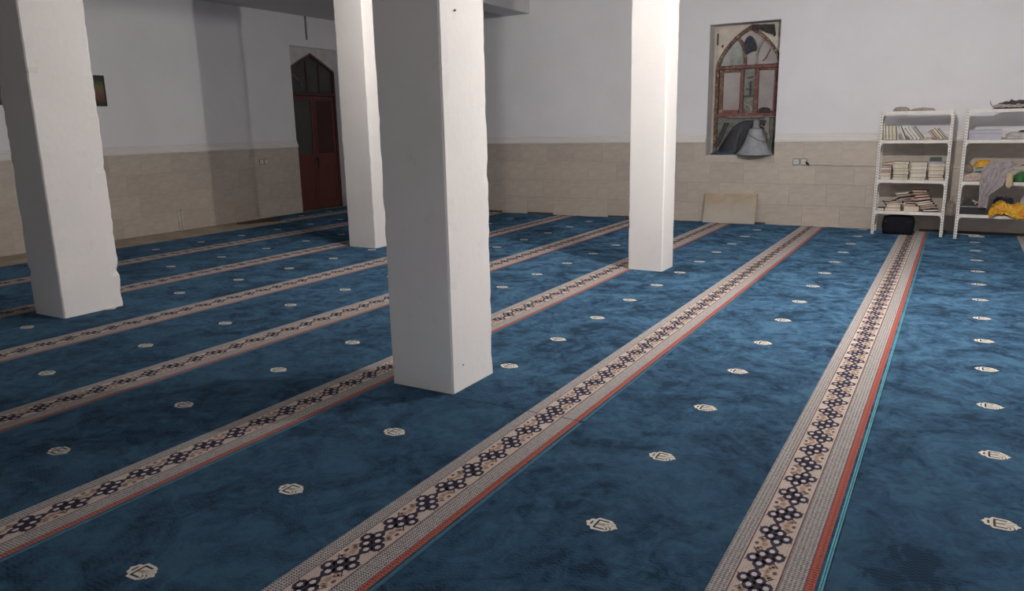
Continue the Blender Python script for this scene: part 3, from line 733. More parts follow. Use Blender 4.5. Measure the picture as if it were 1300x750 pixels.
# pale worn line along the pointed head
for s in (-1, 1):
    pts = [(s * dw, ZS), (s * dw * 0.5, ZS + (ZA - ZS) * 0.54), (0, ZA)]
    MB().tube([(XD + 0.03, dc + p[0] * 0.985, p[1] - 0.016) for p in pts], 0.006, 6).build('worn_edge', MAT['peel'], door)
# conduit stub above the door
mb = MB().box(XL, XL + 0.02, 11.02, 11.055, 3.20, ZC); tag(mb.build('cable_conduit', MAT['greyplastic']), 'short grey conduit running down the wall above the maroon door', 'conduit')

# ------------------------------------------------------------------ landscape picture on the left wall
pic = thing('landscape_picture', 'long dark green and brown landscape print on the left wall', 'picture', (XL, 4.95, 1.955))
MB().box(0.002, 0.016, 0.0, 1.95, 0, 0.405).build('print', MAT['print'], pic)
mb = MB()
for (a, b_, c, d) in ((-0.012, 1.962, -0.012, 0.006), (-0.012, 1.962, 0.395, 0.417), (-0.012, 0.008, 0.0, 0.405), (1.942, 1.962, 0.0, 0.405)): mb.box(0.001, 0.022, a, b_, c, d)
mb.build('border_edge', MAT['frameblack'], pic)

# ------------------------------------------------------------------ sockets
def socket(loc, rz, label, plug=False):
    o = thing('wall_socket', label, 'socket', loc, (0, 0, rz), None)
    bev(MB().box(-0.048, 0.048, -0.012, 0.0, -0.048, 0.048).build('back_plate', MAT['greyplastic'], o), 0.006)
    bev(MB().box(-0.038, 0.038, -0.018, -0.011, -0.038, 0.038).build('face_plate', MAT['whiteplastic'], o), 0.004)
    mb = MB()
    for dx in (-0.011, 0.011): mb.box(dx - 0.004, dx + 0.004, -0.0195, -0.017, -0.005, 0.005)
    mb.build('pin_hole', MAT['blackplastic'], o)
    return o
ys = YW - TT - 0.002
socket((-2.075, ys, 0.948), 0, 'plain white wall socket with grey surround below and beside the window')
socket((-1.968, ys, 0.948), 0, 'white wall socket with a black plug and white cable leading to the book rack')
pl = thing('power_plug', 'small black plug on a white cable in the wall socket', 'plug', (-1.90, ys - 0.002, 0.935))
mb = MB().tube([(-0.035, -0.018, 0.012), (-0.015, -0.035, -0.004), (0.012, -0.035, -0.03)], [0.012, 0.016, 0.010], 8); mb.build('plug_body', MAT['blackplastic'], pl)
pts = [(0.012, -0.035, -0.03), (0.03, -0.02, -0.02), (0.06, -0.007, -0.018)]
for i in range(1, 30): pts.append((0.06 + i * 0.1, -0.007, -0.02 - 0.06 * i / 30 + 0.004 * math.sin(i * 1.1)))
MB().tube(pts, 0.0085, 6).build('cable', MAT['whiteplastic'], pl)
xs = XL + TT + 0.002
socket((xs, 9.66, 1.01), PI / 2, 'white wall socket on the left wall, farther from the maroon door')
socket((xs, 9.77, 1.01), PI / 2, 'white wall socket on the left wall, closer to the maroon door')

# pipe stubs low on the left wall
pp = thing('pipe_stub', 'pair of thin pale pipe stubs low on the left wall', 'pipe', (XL + TT, 7.86, 0.0))
for dy in (0.0, 0.06): MB().tube([(0.012, dy, 0.02), (0.012, dy, 0.30), (0.004, dy - 0.02, 0.34)], 0.009, 8).build('pipe', MAT['trim'], pp)

# leaning board
bd = thing('leaning_board', 'stained tan wooden board leaning on the tiles below the window', 'board', (-3.005, 11.80, 0.0125), (math.radians(-12), 0, 0))
bev(MB().box(-0.40, 0.40, 0.0, 0.016, 0.0, 0.455).build('panel', MAT['board'], bd), 0.003)
mb = MB(); mb.box(0.375, 0.402, -0.008, 0.018, 0.25, 0.46); mb.box(0.22, 0.402, -0.008, 0.018, 0.44, 0.462); mb.build('edge_strip', MAT['boardedge'], bd)

# planks on the bare floor
pk = thing('floor_planks', 'dark brown wooden slats lying on the bare concrete near the door', 'planks', (-10.45, 9.18, 0.0), (0, 0, math.radians(-20)))
for i, (dx, an, L) in enumerate(((0.0, 0.05, 0.75), (0.10, -0.08, 0.62), (-0.12, 0.2, 0.5))):
    MB().box(-0.035, 0.035, -L / 2, L / 2, 0, 0.022).build('plank', MAT['plank'], pk, (dx, 0.03 * i, 0.001 + 0.0 * i), (0, 0, an))
can = thing('canister', 'dark canister with a pale cap standing beside the maroon door', 'canister', (-10.35, 11.62, CT))
MB().lathe([(0.0001, 0), (0.085, 0.0), (0.09, 0.02), (0.09, 0.27), (0.06, 0.32), (0.03, 0.33), (0.0001, 0.33)], n=20).build('body', MAT['blackplastic'], can)
MB().lathe([(0.0001, 0.33), (0.035, 0.33), (0.035, 0.385), (0.0001, 0.385)], n=16).build('cap', MAT['whiteplastic'], can)

# ------------------------------------------------------------------ racks
RD = 0.34
SH = [0.328, 0.745, 1.264, 1.635]       # shelf top heights
def rack(x0, x1, yf, label):
    o = thing('storage_rack', label, 'rack', (x0, yf, CT + 0.0022))
    W = x1 - x0
    def post(x, y, sx, sy):
        mb = MB(); a, t, H = 0.038, 0.0025, 1.6240
        mb.box(0 if sx > 0 else -a, a if sx > 0 else 0, 0 if sy > 0 else -t, t if sy > 0 else 0, 0, H)
        mb.box(0 if sx > 0 else -t, t if sx > 0 else 0, 0 if sy > 0 else -a, a if sy > 0 else 0, 0, H)
        mb.build('post', MAT['post'], o, (x, y, 0))
    for x, sx in ((0, 1), (W, -1)):
        for y, sy in ((0, 1), (RD, -1)): post(x, y, sx, sy)
    for z in SH:
        z -= CT + 0.0022; mb = MB(); e = 0.003
        mb.box(e, W - e, e, RD - e, z - 0.003, z)
        mb.box(e, W - e, e, e + 0.003, z - 0.040, z - 0.003); mb.box(e, W - e, RD - e - 0.003, RD - e, z - 0.040, z - 0.003)
        mb.box(e, e + 0.003, e, RD - e, z - 0.040, z - 0.003); mb.box(W - e - 0.003, W - e, e, RD - e, z - 0.040, z - 0.003)
        s = mb.build('shelf', MAT['shelf'], o)
        for gx, sg in ((0.038, 1), (W - 0.038, -1)):
            g = MB(); g.prism([(gx - sg * 0.03, z - 0.038), (gx + sg * 0.045, z - 0.038), (gx + sg * 0.012, z - 0.052), (gx, z - 0.085), (gx - sg * 0.03, z - 0.085)], lambda p: (p[0], 0.003, p[1]), lambda p: (p[0], 0.006, p[1]))
            gg = g.build('gusset', MAT['shelf'], s); fix_normals(gg.data)
    return o
R1X0, R1X1, R1Y = -0.955, -0.095, 11.40
R2X0, R2X1, R2Y = 0.028, 0.90, 11.31
rack(R1X0, R1X1, R1Y, 'white slotted steel rack filled with books')
rack(R2X0, R2X1, R2Y, 'white slotted steel rack filled with folded cloths and a box')

# ------------------------------------------------------------------ books
def book(w_, d_, t_, cover, pages, label, group, mtx):
    """lies flat: w_ along x (spine at -x), d_ along y, t_ thick; the page block shows at +x and both ends"""
    o = thing('book', label, 'book', group=group); o.matrix_world = mtx
    c = 0.0025
    mb = MB(); mb.box(-w_ / 2, w_ / 2, -d_ / 2, d_ / 2, 0, c); mb.box(-w_ / 2, w_ / 2, -d_ / 2, d_ / 2, t_ - c, t_); mb.box(-w_ / 2, -w_ / 2 + c, -d_ / 2, d_ / 2, c, t_ - c)
    mb.build('cover', MAT[cover], o)
    MB().box(-w_ / 2 + c, w_ / 2 - 0.004, -d_ / 2 + 0.004, d_ / 2 - 0.004, c, t_ - c).build('pages', MAT[pages], o)
    return o
def lie(x, y, z, rz=0.0, tilt=0.0): return Matrix.Translation((x, y, z)) @ Matrix.Rotation(rz, 4, 'Z') @ Matrix.Rotation(tilt, 4, 'Y')
rnd = random.Random(3)
# upper shelf: standing and leaning, page edge or spine outwards. base x, thickness, height, lean to the left (deg), cover, pages, face
GA = 'books leaning on the upper shelf of the book rack'
def stand(xb, t_, hg, lean, cover, pages, label, depth=0.15, y=None, z=SH[1 + 1]):
    # book standing on its tail: height up, thickness along x, fore-edge to the room
    a = math.radians(lean)
    R = Matrix.Rotation(-a, 4, 'Y')
    B = Matrix(((0, 0, 1, 0), (-1, 0, 0, 0), (0, -1, 0, 0), (0, 0, 0, 1)))      # local z->x, x->-y, y->-z
    lift = 0 if a <= 0 else 0.0
    # pivot at the lower-left corner when it leans left, the lowest corner is the lower right one? keep the lowest at z
    pts = [R @ Vector((sx, 0, sz)) for sx in (0, t_) for sz in (0, hg)]
    zmin = min(p.z for p in pts)
    mt = Matrix.Translation((xb, y if y is not None else R1Y + 0.04 + depth / 2, z - zmin + 0.0005)) @ R @ Matrix.Translation((0, 0, hg / 2)) @ B
    return book(depth, hg, t_, cover, pages, label, GA, mt)
x = -0.893
for (t_, hg, ln, cv, pg, lb) in ((0.028, 0.19, 7, 'olivec', 'page', 'first upright book against the rack post above the stacks'), (0.034, 0.19, 7, 'dkbrown', 'page2', 'second upright book from the rack post, with a dark cover'),
                                 (0.040, 0.188, 7, 'olivec', 'page', 'third upright book from the rack post, with an olive cover'), (0.040, 0.188, 7, 'tan', 'page', 'fourth upright book from the rack post, with a tan cover')):
    stand(x, t_, hg, ln, cv, pg, lb); x += t_ / math.cos(math.radians(ln)) + 0.003
stand(-0.655, 0.030, 0.185, 24, 'dkbrown', 'page2', 'single pale book leaning between upright and slanted books, dark gaps beside it')
x = -0.572
for (t_, hg, ln, cv, pg, lb) in ((0.032, 0.175, 38, 'black', 'page2', 'white edged book lowest in the strongly slanted row'), (0.032, 0.19, 38, 'greyc', 'page2', 'second grey book of the strongly slanted row'),
                                 (0.032, 0.20, 38, 'greyc', 'page2', 'third grey book of the strongly slanted row'), (0.032, 0.205, 38, 'black', 'greyc', 'dark backed book on top of the strongly slanted row')):
    stand(x, t_, hg, ln, cv, pg, lb); x += t_ / math.cos(math.radians(ln)) + 0.003
book(0.068, 0.16, 0.024, 'black', 'page', 'thin book with dark covers lying flat before the slanted row', GA, lie(-0.358, R1Y + 0.095, SH[2] + 0.0005))
for (xb, t_, hg, ln, cv, pg, lb) in ((-0.292, 0.030, 0.135, 40, 'black', 'pink', 'small dark book with brownish pages leaning on the upper rack shelf'),
                                     (-0.250, 0.016, 0.16, 40, 'redc', 'page', 'thin red covered book leaning on the upper rack shelf'),
                                     (-0.226, 0.032, 0.17, 40, 'dkbrown', 'page', 'cream paged book with dark cover in the leaning trio by the post'),
                                     (-0.181, 0.020, 0.17, 40, 'black', 'page', 'yellowish paged thin book in the leaning trio by the post'),
                                     (-0.152, 0.014, 0.185, 40, 'black', 'page2', 'last white book leaning at the post facing the cloth rack')):
    stand(xb, t_, hg, ln, cv, pg, lb)
# middle shelf: five neat stacks, fore-edges to the room
def stack(x0, x1, books, label, group, z=SH[1], y=None):
    zz = z + 0.0008
    ords = ('bottom book', 'second book from the bottom', 'third book from the bottom', 'fourth book from the bottom', 'fifth book from the bottom', 'topmost book')
    for q, (t_, cv, pg) in enumerate(books):
        lb = ('topmost book' if q == len(books) - 1 else ords[q]) + ' ' + label
        wd = (x1 - x0) * rnd.uniform(0.94, 1.0); yy = (y if y is not None else R1Y + 0.03) + 0.075 + rnd.uniform(-0.006, 0.006)
        book(0.15, wd, t_, cv, pg, lb, group, lie((x0 + x1) / 2 + rnd.uniform(-0.006, 0.006), yy, zz, -PI / 2 + rnd.uniform(-0.04, 0.04)))
        zz += t_ + 0.0006
    return zz
zA = stack(-0.895, -0.765, [(0.046, 'whitec', 'page2'), (0.050, 'dkbrown', 'page'), (0.030, 'redc', 'pink'), (0.030, 'dkbrown', 'page2'), (0.030, 'tan', 'pink')], 'in the low uneven stack at the rack end post', 'books in the end stack')
book(0.16, 0.17, 0.020, 'redc', 'page', 'thin dark red book lying tilted on top of the end stack', 'books in the end stack', lie(-0.806, R1Y + 0.11, zA + 0.016, 0.05, -0.17))
stack(-0.752, -0.565, [(0.036, 'olivec', 'page'), (0.030, 'dkbrown', 'page'), (0.048, 'dkbrown', 'page'), (0.036, 'olivec', 'page'), (0.056, 'tan', 'page'), (0.030, 'olivec', 'page')], 'in the stack beside the uneven end stack', 'books in the olive stack')
stack(-0.545, -0.355, [(0.034, 'olivec', 'page'), (0.054, 'dkbrown', 'page2'), (0.044, 'pink', 'page'), (0.048, 'tan', 'page2'), (0.052, 'tan', 'page')], 'in the stack holding a pinkish cover', 'books in the pinkish stack')
zD = stack(-0.335, -0.150, [(0.038, 'dkbrown', 'page'), (0.030, 'dkbrown', 'page'), (0.056, 'dkbrown', 'page'), (0.048, 'tan', 'page'), (0.044, 'tan', 'page'), (0.022, 'lav', 'lav')], 'in the stack carrying the dark green box', 'books in the stack under the box')
o = bev(MB().box(-0.068, 0.068, -0.05, 0.05, 0, 0.052).build('small_box', MAT['greenc'], None, (-0.262, R1Y + 0.09, zD + 0.0005)), 0.003)
tag(o, 'small dark green box on top of a book stack', 'box')
# lowest shelf: untidy heap
GL = 'books heaped on the lowest rack shelf'
y1 = R1Y + 0.105
z0 = SH[0] + 0.0008
F = -PI / 2
heap = [
 (-0.860, z0, 0.15, 0.09, 0.036, 0, 'black', 'page', 0.0, 'low book at the end post below the open book'),
 (-0.712, z0, 0.16, 0.195, 0.040, 0, 'pink', 'page', 0.0, 'lower book of the pair with brownish cover in the heap'),
 (-0.706, z0 + 0.0406, 0.16, 0.175, 0.052, 0, 'dkbrown', 'page', 0.02, 'thick tan paged upper book of the brown pair'),
 (-0.492, z0, 0.16, 0.185, 0.072, 0, 'tan', 'page', 0.03, 'thickest tan book lying in the middle of the heap'),
 (-0.516, z0 + 0.0730, 0.16, 0.16, 0.028, 0.03, 'tan', 'pink', -0.05, 'tan book resting on the thickest book of the heap'),
 (-0.265, z0 + 0.012, 0.16, 0.185, 0.022, 0.06, 'black', 'page2', 0.06, 'white paged thin book at the bottom of the slanting pile'),
 (-0.287, z0 + 0.0455, 0.16, 0.18, 0.026, 0.18, 'dkbrown', 'pink', -0.06, 'brown book second in the slanting pile'),
 (-0.309, z0 + 0.0695, 0.16, 0.18, 0.026, 0.18, 'dkbrown', 'tan', 0.1, 'brown covered book in the middle of the slanting pile'),
 (-0.331, z0 + 0.0935, 0.16, 0.18, 0.028, 0.18, 'dkbrown', 'page', 0.0, 'cream paged book in the upper slanting pile'),
 (-0.353, z0 + 0.1195, 0.16, 0.18, 0.024, 0.18, 'black', 'page', -0.08, 'cream paged top book of the slanting pile'),
 (-0.690, z0 + 0.0945, 0.16, 0.26, 0.018, -0.02, 'redc', 'page2', 0.05, 'wide thin white edged book lying across the brown pair'),
 (-0.520, z0 + 0.1110, 0.16, 0.14, 0.022, 0.0, 'dkbrown', 'pink', 0.02, 'worn brown book lying above the thickest book'),
 (-0.665, z0 + 0.1160, 0.16, 0.145, 0.021, 0.0, 'dkbrown', 'tan', -0.1, 'tan paged book resting on the wide thin book'),
 (-0.600, z0 + 0.2000, 0.15, 0.19, 0.024, 0.14, 'dkbrown', 'tan', 0.12, 'tan paged book sloping above the lilac edged book'),
 (-0.610, z0 + 0.2290, 0.15, 0.16, 0.020, 0.12, 'greyc', 'page2', -0.1, 'grey covered book sloping on top of the heap shoulder'),
 (-0.600, z0 + 0.1390, 0.15, 0.18, 0.018, 0.02, 'dkbrown', 'lav', 0.15, 'thin lilac edged book lying open side out in the upper heap'),
 (-0.570, z0 + 0.1640, 0.15, 0.18, 0.018, 0.12, 'redc', 'pink', 0.2, 'thin worn book tilted upward in the upper heap'),
 (-0.365, z0 + 0.1560, 0.15, 0.20, 0.034, 0.14, 'dkbrown', 'pink', -0.1, 'pinkish paged worn book near the top of the heap'),
 (-0.385, z0 + 0.1950, 0.15, 0.17, 0.030, 0.10, 'dkbrown', 'pink', 0.1, 'brown worn book just below the top of the heap'),
 (-0.420, z0 + 0.2280, 0.15, 0.19, 0.026, 0.06, 'redc', 'tan', 0.25, 'dark red worn book second from the heap top'),
 (-0.400, z0 + 0.2590, 0.15, 0.18, 0.026, 0.02, 'dkbrown', 'pink', -0.15, 'topmost worn book of the heap'),
]
for i, (x, z, wd, L, t_, tl, cv, pg, rz, lb) in enumerate(heap):
    book(wd, L, t_, cv, pg, lb, GL, Matrix.Translation((x, y1 + 0.004 * (i % 3), z)) @ Matrix.Rotation(-tl, 4, 'Y') @ Matrix.Rotation(F + rz, 4, 'Z'))
# open paperback slumped at the end post
ob = thing('book', 'open book slumped like a tent at the end post of the lowest shelf', 'book', (-0.842, R1Y + 0.10, z0 + 0.040), group=GL)
for s, an in ((1, 0.95), (-1, -0.75)):
    mt = Matrix.Translation((0.0, 0, 0.088)) @ Matrix.Rotation(an, 4, 'Y')
    (MB().box(0, 0.105, -0.07, 0.07, -0.006, 0.0, 0, mt) if s > 0 else MB().box(-0.105, 0, -0.07, 0.07, -0.006, 0.0, 0, mt)).build('pages', MAT['page2'], ob)
    (MB().box(0, 0.108, -0.073, 0.073, 0.0, 0.002, 0, mt) if s > 0 else MB().box(-0.108, 0, -0.073, 0.073, 0.0, 0.002, 0, mt)).build('cover', MAT['black'], ob)
# scraps on the rack top
lump('dusty_cloth', 'dusty_cloth', (-0.715, R1Y + 0.12, SH[3]), 0.10, 0.07, 0.055, 1.1, 'crumpled dusty brown rag on top of the book rack', 'rag')
lump('dusty_cloth', 'dusty_cloth', (-0.465, R1Y + 0.12, SH[3]), 0.13, 0.06, 0.038, 9.4, 'flat grey scrap of cloth beside the rag on the book rack top', 'rag')

# black bag under the book rack
bag = thing('black_bag', 'black fabric bag standing on the carpet under the book rack', 'bag', (-0.635, R1Y + 0.16, CT + 0.001))
bm = bmesh.new(); bmesh.ops.create_cube(bm, size=1.0)
bmesh.ops.subdivide_edges(bm, edges=bm.edges, cuts=5, use_grid_fill=True)
for v_ in bm.verts:
    p = v_.co; q = Vector((p.x * 0.36, p.y * 0.20, (p.z + 0.5) * 0.245))
    bul = 1 + 0.10 * (1 - (2 * p.z) ** 2) + 0.03 * noise.noise(q * 14)
    k = 1 - 0.12 * (abs(p.x * 2) ** 6) * (abs(p.y * 2) ** 6)
    v_.co = Vector((q.x * bul * k, q.y * bul * k, q.z - 0.012 * (abs(p.x * 2) ** 3 if p.z > 0.3 else 0)))
for f_ in bm.faces: f_.smooth = True
me = bpy.data.meshes.new('body'); bm.to_mesh(me); bm.free(); me.materials.append(MAT['blackbag']); put('body', me, bag)
MB().box(-0.17, 0.17, -0.108, -0.100, 0.17, 0.178).build('zip', MAT['blackplastic'], bag)
MB().tube([(-0.10, -0.03, 0.235), (-0.08, -0.05, 0.255), (0.06, -0.05, 0.258), (0.09, -0.03, 0.235)], 0.008, 6).build('carry_handle', MAT['blackbag'], bag)
# cable loop on the carpet
pts = [(0.09 * math.cos(t * 0.45), 0.06 * math.sin(t * 0.45), 0.006 + 0.004 * (t % 3)) for t in range(15)] + [(-0.05, 0.15, 0.006), (-0.25, 0.2, 0.006)]
tag(MB().tube(pts, 0.006, 6).build('cable_loop', MAT['whiteplastic'], None, (0.29, R2Y + 0.28, CT)), 'pale cable loop lying on the carpet under the cloth rack', 'cable')

# ------------------------------------------------------------------ things on the cloth rack
bx = thing('storage_box', 'pale lavender lidded box on the upper shelf of the cloth rack', 'box', (0.255, R2Y + 0.15, SH[2] + 0.001))
bev(MB().box(-0.175, 0.175, -0.11, 0.11, 0, 0.075).build('body', MAT['lavbox'], bx), 0.004)
bev(MB().box(-0.178, 0.178, -0.113, 0.113, 0.076, 0.12).build('lid', MAT['lavbox'], bx), 0.004)
lump('dark_scrap', 'dark_cloth', (0.655, R2Y + 0.09, SH[2] + 0.089), 0.05, 0.03, 0.022, 5.5, 'small dark scrap lying on the pale folded sheet', 'scrap')
def fold_box(name, x0, x1, y0, y1, z, hg, mt, label, layers=3, seed=0, droop=0.0):
    vs = []; n = 20; k = 10
    def fn(u, v):
        return 0
    bm = bmesh.new(); bmesh.ops.create_cube(bm, size=1.0); bmesh.ops.subdivide_edges(bm, edges=bm.edges, cuts=9, use_grid_fill=True)
    for v_ in bm.verts:
        p = v_.co; r = Vector((p.x, p.y, p.z)); s = 1 - 0.18 * (abs(2 * p.z) ** 4) * 0.5
        lay = 0.02 * math.sin((p.z + 0.5) * layers * 2 * PI)
        x = (x0 + x1) / 2 + p.x * (x1 - x0) * (s + lay); y = (y0 + y1) / 2 + p.y * (y1 - y0) * (s + lay)
        zz = (p.z + 0.5) * hg * (1 + 0.25 * noise.noise(Vector((x * 8 + seed, y * 8, seed))) * (p.z + 0.5)) * (1 - 0.25 * abs(2 * p.x) ** 4 * (p.z + 0.5))
        v_.co = Vector((x, y, z + zz))
    for f_ in bm.faces: f_.smooth = True
    me = bpy.data.meshes.new(name); bm.to_mesh(me); bm.free(); me.materials.append(MAT[mt]); o = put(name, me); return tag(o, label, 'cloth')
fold_box('folded_sheet', 0.48, 0.86, R2Y + 0.03, R2Y + 0.27, SH[2] + 0.001, 0.085, 'pale_cloth', 'pale folded sheet beside the lavender box', 2, 3)
fold_box('folded_quilt', 0.072, 0.43, R2Y + 0.012, R2Y + 0.29, SH[1] + 0.001, 0.105, 'quilt', 'pinkish patterned folded quilt on the middle shelf of the cloth rack', 2, 1)
lump('bundled_cloth', 'brown_cloth', (0.125, R2Y + 0.12, SH[1] + 0.116), 0.045, 0.07, 0.085, 7.7, 'brown cloth bundle on the quilt beside the rack post', 'cloth')
fold_box('folded_cloth', 0.19, 0.37, R2Y + 0.05, R2Y + 0.22, SH[1] + 0.124, 0.044, 'teal_cloth', 'teal folded cloth lying between quilt and yellow cloth', 1, 5)
lump('yellow_cloth', 'yellow_cloth', (0.290, R2Y + 0.13, SH[1] + 0.176), 0.105, 0.08, 0.085, 3.3, 'yellow cloth bundle topping the pile on the middle shelf', 'cloth', ridge=0.3, freq=4)
lump('green_bag', 'green_bag', (0.735, R2Y + 0.09, SH[1] + 0.001), 0.12, 0.075, 0.12, 6.1, 'dark green plastic bag on the middle shelf of the cloth rack', 'bag')
# grey shawl: heap on top and a tongue hanging over the shelf edge
def shawl_fn(u, v):
    # v: 0 inside the rack, 1 at the hanging tip; u across
    prof = [(0.0, R2Y + 0.24, 0.965), (0.25, R2Y + 0.10, 0.985), (0.45, R2Y - 0.012, 0.93), (0.62, R2Y - 0.032, 0.80), (0.80, R2Y - 0.028, 0.62), (1.0, R2Y - 0.02, 0.42)]
    for (a, ya, za), (b_, yb, zb) in zip(prof[:-1], prof[1:]):
        if v <= b_:
            t = (v - a) / (b_ - a); y = ya + (yb - ya) * t; z = za + (zb - za) * t; break
    w0 = (0.44, 0.86); w1 = (0.255, 0.56); w2 = (0.265, 0.365)
    if v < 0.5: t = v / 0.5; L, R = w0[0] + (w1[0] + 0.02 - w0[0]) * t, w0[1] + (w1[1] - w0[1]) * t
    elif v < 0.72: L, R = w1[0], w1[1] - 0.05 * (v - 0.5) / 0.22
    else: t = min(1, (v - 0.72) / 0.12); L, R = w1[0] + (w2[0] - w1[0]) * t, (w1[1] - 0.05) + (w2[1] - w1[1] + 0.05) * t
    x = L + (R - L) * u
    nn = noise.noise(Vector((u * 5, v * 6, 8))); fold = 0.013 * math.sin(u * 19 + v * 4 + nn * 3) + 0.024 * nn + 0.016 * (1 - abs(noise.noise(Vector((u * 9, v * 11, 2)))) * 2.2)
    sag = -0.10 * (u ** 1.5) * (1 - v) if v < 0.6 else 0
    y = y - abs(fold) * 1.2; z = z + (fold * 0.9 if v < 0.5 else 0) + sag * 0.6
    return Vector((x, y - 0.008, z))
sheet('shawl', shawl_fn, 44, 40, 'grey_shawl', 'grey shawl draped over the middle shelf, one end hanging down', 'shawl', 0.005)
lump('cloth_heap', 'brown_cloth', (0.525, R2Y + 0.165, SH[1] + 0.001), 0.070, 0.10, 0.13, 2.9, 'brown cloth heap under the draped grey shawl', 'cloth')
# straw tassel
def tas(u, v):
    an = u * 2 * PI; r = 0.022 + 0.006 * math.sin(v * PI) + 0.003 * math.sin(an * 9)
    if v > 0.85: r *= 1 - (v - 0.85) / 0.2
    return Vector((0.563 + r * math.cos(an) * 1.2, R2Y - 0.085 + r * math.sin(an) * 0.6, 0.865 - 0.19 * v))
sheet('straw_tassel', tas, 28, 12, 'straw', 'straw coloured tassel hanging beside the grey shawl', 'tassel', 0.003)
# lowest shelf
tr = thing('black_tray', 'black plastic tray of odds and ends on the lowest shelf of the cloth rack', 'tray', (0.205, R2Y + 0.145, SH[0] + 0.001))
mb = MB(); mb.box(-0.15, 0.15, -0.12, 0.12, 0, 0.006)
mb.box(-0.15, 0.15, -0.12, -0.114, 0.006, 0.10); mb.box(-0.15, 0.15, 0.114, 0.12, 0.006, 0.10); mb.box(-0.15, -0.144, -0.114, 0.114, 0.006, 0.10); mb.box(0.144, 0.15, -0.114, 0.114, 0.006, 0.10)
mb.build('tray_wall', MAT['blackplastic'], tr); MB().box(-0.153, 0.153, -0.123, -0.117, 0.092, 0.104).build('rim', MAT['greyplastic'], tr)
lump('cable_heap', 'dark_cloth', (0.145, R2Y + 0.14, SH[0] + 0.008), 0.070, 0.075, 0.20, 8.8, 'dark tangled heap inside the black tray', 'heap', ridge=0.6, freq=8)
lump('maroon_pouch', 'redc', (0.278, R2Y + 0.13, SH[0] + 0.008), 0.050, 0.06, 0.13, 1.9, 'dark maroon pouch lying in the black tray', 'pouch')
mb = MB().tube([(0.20, R2Y + 0.05, SH[0] + 0.175), (0.25, R2Y + 0.045, SH[0] + 0.155), (0.30, R2Y + 0.06, SH[0] + 0.150), (0.335, R2Y + 0.07, SH[0] + 0.14)], [0.012, 0.009, 0.012, 0.008], 8)
tag(mb.build('pale_tube', MAT['pale_cloth']), 'pale bent tube lying across the black tray', 'tube')
lump('navy_cloth', 'navy_cloth', (0.54, R2Y + 0.27, SH[0] + 0.001), 0.14, 0.045, 0.20, 4.4, 'dark navy cloth heaped behind the yellow cloth', 'cloth')
def yellow_fn(u, v):
    x = 0.37 + 0.53 * u
    prof = [(0.0, R2Y + 0.20, 0.425), (0.45, R2Y + 0.03, 0.425), (0.66, R2Y - 0.020, 0.375), (1.0, R2Y - 0.028, 0.330)]
    for (a, ya, za), (b_, yb, zb) in zip(prof[:-1], prof[1:]):
        if v <= b_:
            t = (v - a) / (b_ - a); y = ya + (yb - ya) * t; z = za + (zb - za) * t; break
    hump = 0.055 * math.exp(-((u - 0.27) / 0.13) ** 2) + 0.03 * math.exp(-((u - 0.62) / 0.10) ** 2) + 0.02 * math.exp(-((u - 0.9) / 0.08) ** 2) - 0.09 * max(0, 0.12 - u) / 0.12
    edge = -0.055 * (0.5 + 0.5 * math.sin(u * 6.2 + 3.8)) * max(0, v - 0.5) * 2 * min(1, u * 2)
    p = Vector((u * 9, v * 5, 3)); n_ = noise.noise(p); r_ = 1 - abs(noise.noise(p * 1.9)) * 2.4; q_ = 1 - abs(noise.noise(p * 4.1 + Vector((7, 0, 0)))) * 2
    return Vector((x + 0.03 * v, y - 0.024 * abs(math.sin(u * 24 + v * 6 + n_ * 2)) * v - 0.022 * r_ * v, z + hump * (1 - v * 0.6) + edge + 0.02 * n_ + 0.018 * r_ + 0.008 * q_))
sheet('yellow_cloth', yellow_fn, 90, 40, 'yellow_cloth', 'bright yellow cloth spilling over the edge of the lowest rack shelf', 'cloth', 0.006)
lump('orange_cloth', 'orange_cloth', (0.70, R2Y + 0.07, SH[0] + 0.001), 0.13, 0.05, 0.045, 5.2, 'orange cloth lying under the spilling yellow cloth', 'cloth')
lump('pale_cloth', 'pale_cloth', (0.79, R2Y + 0.27, SH[0] + 0.001), 0.07, 0.045, 0.23, 3.8, 'pale cloth standing up behind the yellow cloth', 'cloth')
# rack top: papers and dark cloth
def top_fn(u, v):
    x = 0.27 + 0.60 * u; y = R2Y + 0.005 + 0.18 * v
    z = SH[3] + 0.012 + 0.035 * abs(noise.noise(Vector((u * 9, v * 3, 1)))) + (0.05 * max(0, 0.05 - u) / 0.05) + 0.03 * v
    return Vector((x, y, z))
sheet('newspaper_pile', top_fn, 40, 8, 'dusty_cloth', 'crumpled dusty paper spread on top of the cloth rack', 'paper', 0.004)
lump('dark_rag', 'dark_cloth', (0.58, R2Y + 0.265, SH[3] + 0.001), 0.26, 0.05, 0.095, 6.6, 'long dark rag on the rack top behind the dusty paper', 'rag', ridge=0.5)
# cloth wedged between the racks
lump('wedged_cloth', 'brown_cloth', (-0.037, R1Y + 0.12, 0.285), 0.052, 0.07, 0.19, 7.1, 'grey brown cloth wedged between the two racks', 'cloth', ridge=0.6, freq=7)

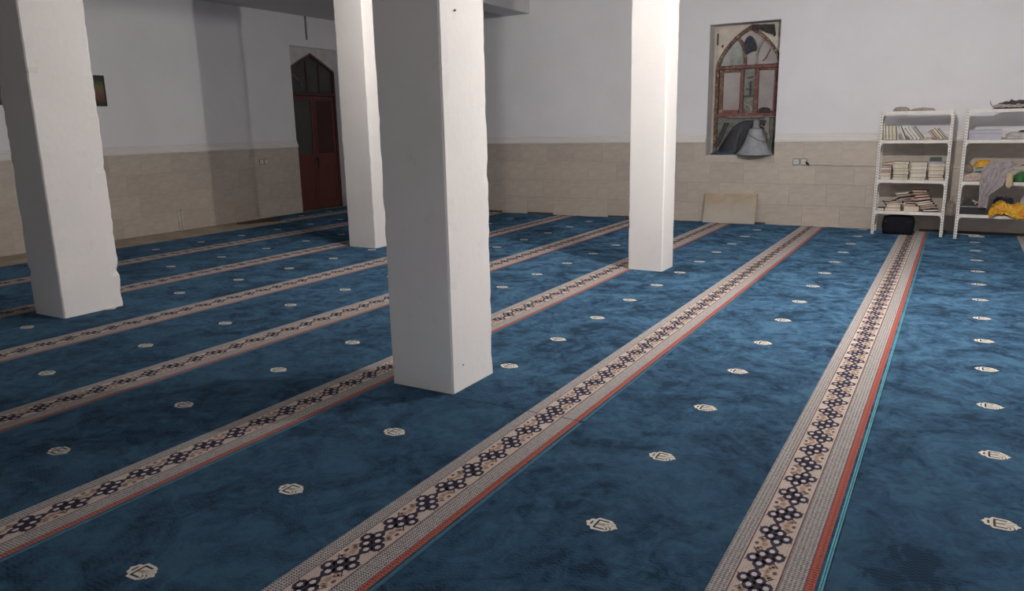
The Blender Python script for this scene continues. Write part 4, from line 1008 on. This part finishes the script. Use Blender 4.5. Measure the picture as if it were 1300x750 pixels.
# ------------------------------------------------------------------ pendant lamps (above the frame)
def pendant(x, y, z, e, label):
    o = thing('pendant_lamp', label, 'lamp', (x, y, z))
    ztop = ZC - z
    MB().tube([(0, 0, 0.10), (0, 0, ztop - 0.02)], 0.005, 6).build('cord', MAT['whiteplastic'], o)
    MB().lathe([(0.0001, ztop - 0.03), (0.05, ztop - 0.03), (0.05, ztop - 0.0), (0.0001, ztop)], n=16).build('ceiling_rose', MAT['whiteplastic'], o)
    MB().lathe([(0.0001, 0.12), (0.022, 0.12), (0.03, 0.10), (0.032, 0.055), (0.0001, 0.055)], n=16).build('socket', MAT['whiteplastic'], o)
    m, nt, b = new_mat('bulb_glow'); b.inputs['Base Color'].default_value = (1, 1, 1, 1)
    b.inputs['Emission Color'].default_value = (1.0, 0.95, 0.91, 1); b.inputs['Emission Strength'].default_value = e
    bm = bmesh.new(); bmesh.ops.create_icosphere(bm, subdivisions=2, radius=0.055)
    me = bpy.data.meshes.new('bulb'); bm.to_mesh(me); bm.free(); me.materials.append(m); put('bulb', me, o)
pendant(*LAMPS[0], 'bright hanging bulb over the carpets nearest the racks')
pendant(*LAMPS[1], 'dim hanging bulb between the four pillars')
def fill_tube(x, y, z, e, label):  # added fill fixture; the tube form keeps its shadows soft
    o = thing('fill_tube', label, 'lamp', (x, y, z), (0, 0, PI / 2))
    ztop = ZC - z
    bev(MB().box(-0.05, 0.05, -0.62, 0.62, 0.03, 0.08).build('housing', MAT['whiteplastic'], o), 0.006)
    for dy in (-0.4, 0.4): MB().tube([(0, dy, 0.08), (0, dy, ztop)], 0.006, 6).build('hanger', MAT['whiteplastic'], o)
    for dy in (-0.605, 0.605): MB().box(-0.018, 0.018, dy - 0.012, dy + 0.012, -0.02, 0.03).build('holder', MAT['whiteplastic'], o)
    m, nt, b = new_mat('fill_tube_glow'); b.inputs['Base Color'].default_value = (1, 1, 1, 1)
    b.inputs['Emission Color'].default_value = (0.97, 0.97, 1.0, 1); b.inputs['Emission Strength'].default_value = e
    MB().tube([(0, -0.59, 0), (0, 0.59, 0)], 0.018, 10).build('tube', m, o)
fill_tube(*FILL_TUBES[0], 'added fill light shaped as a fluorescent tube by the wall opposite the arched window')
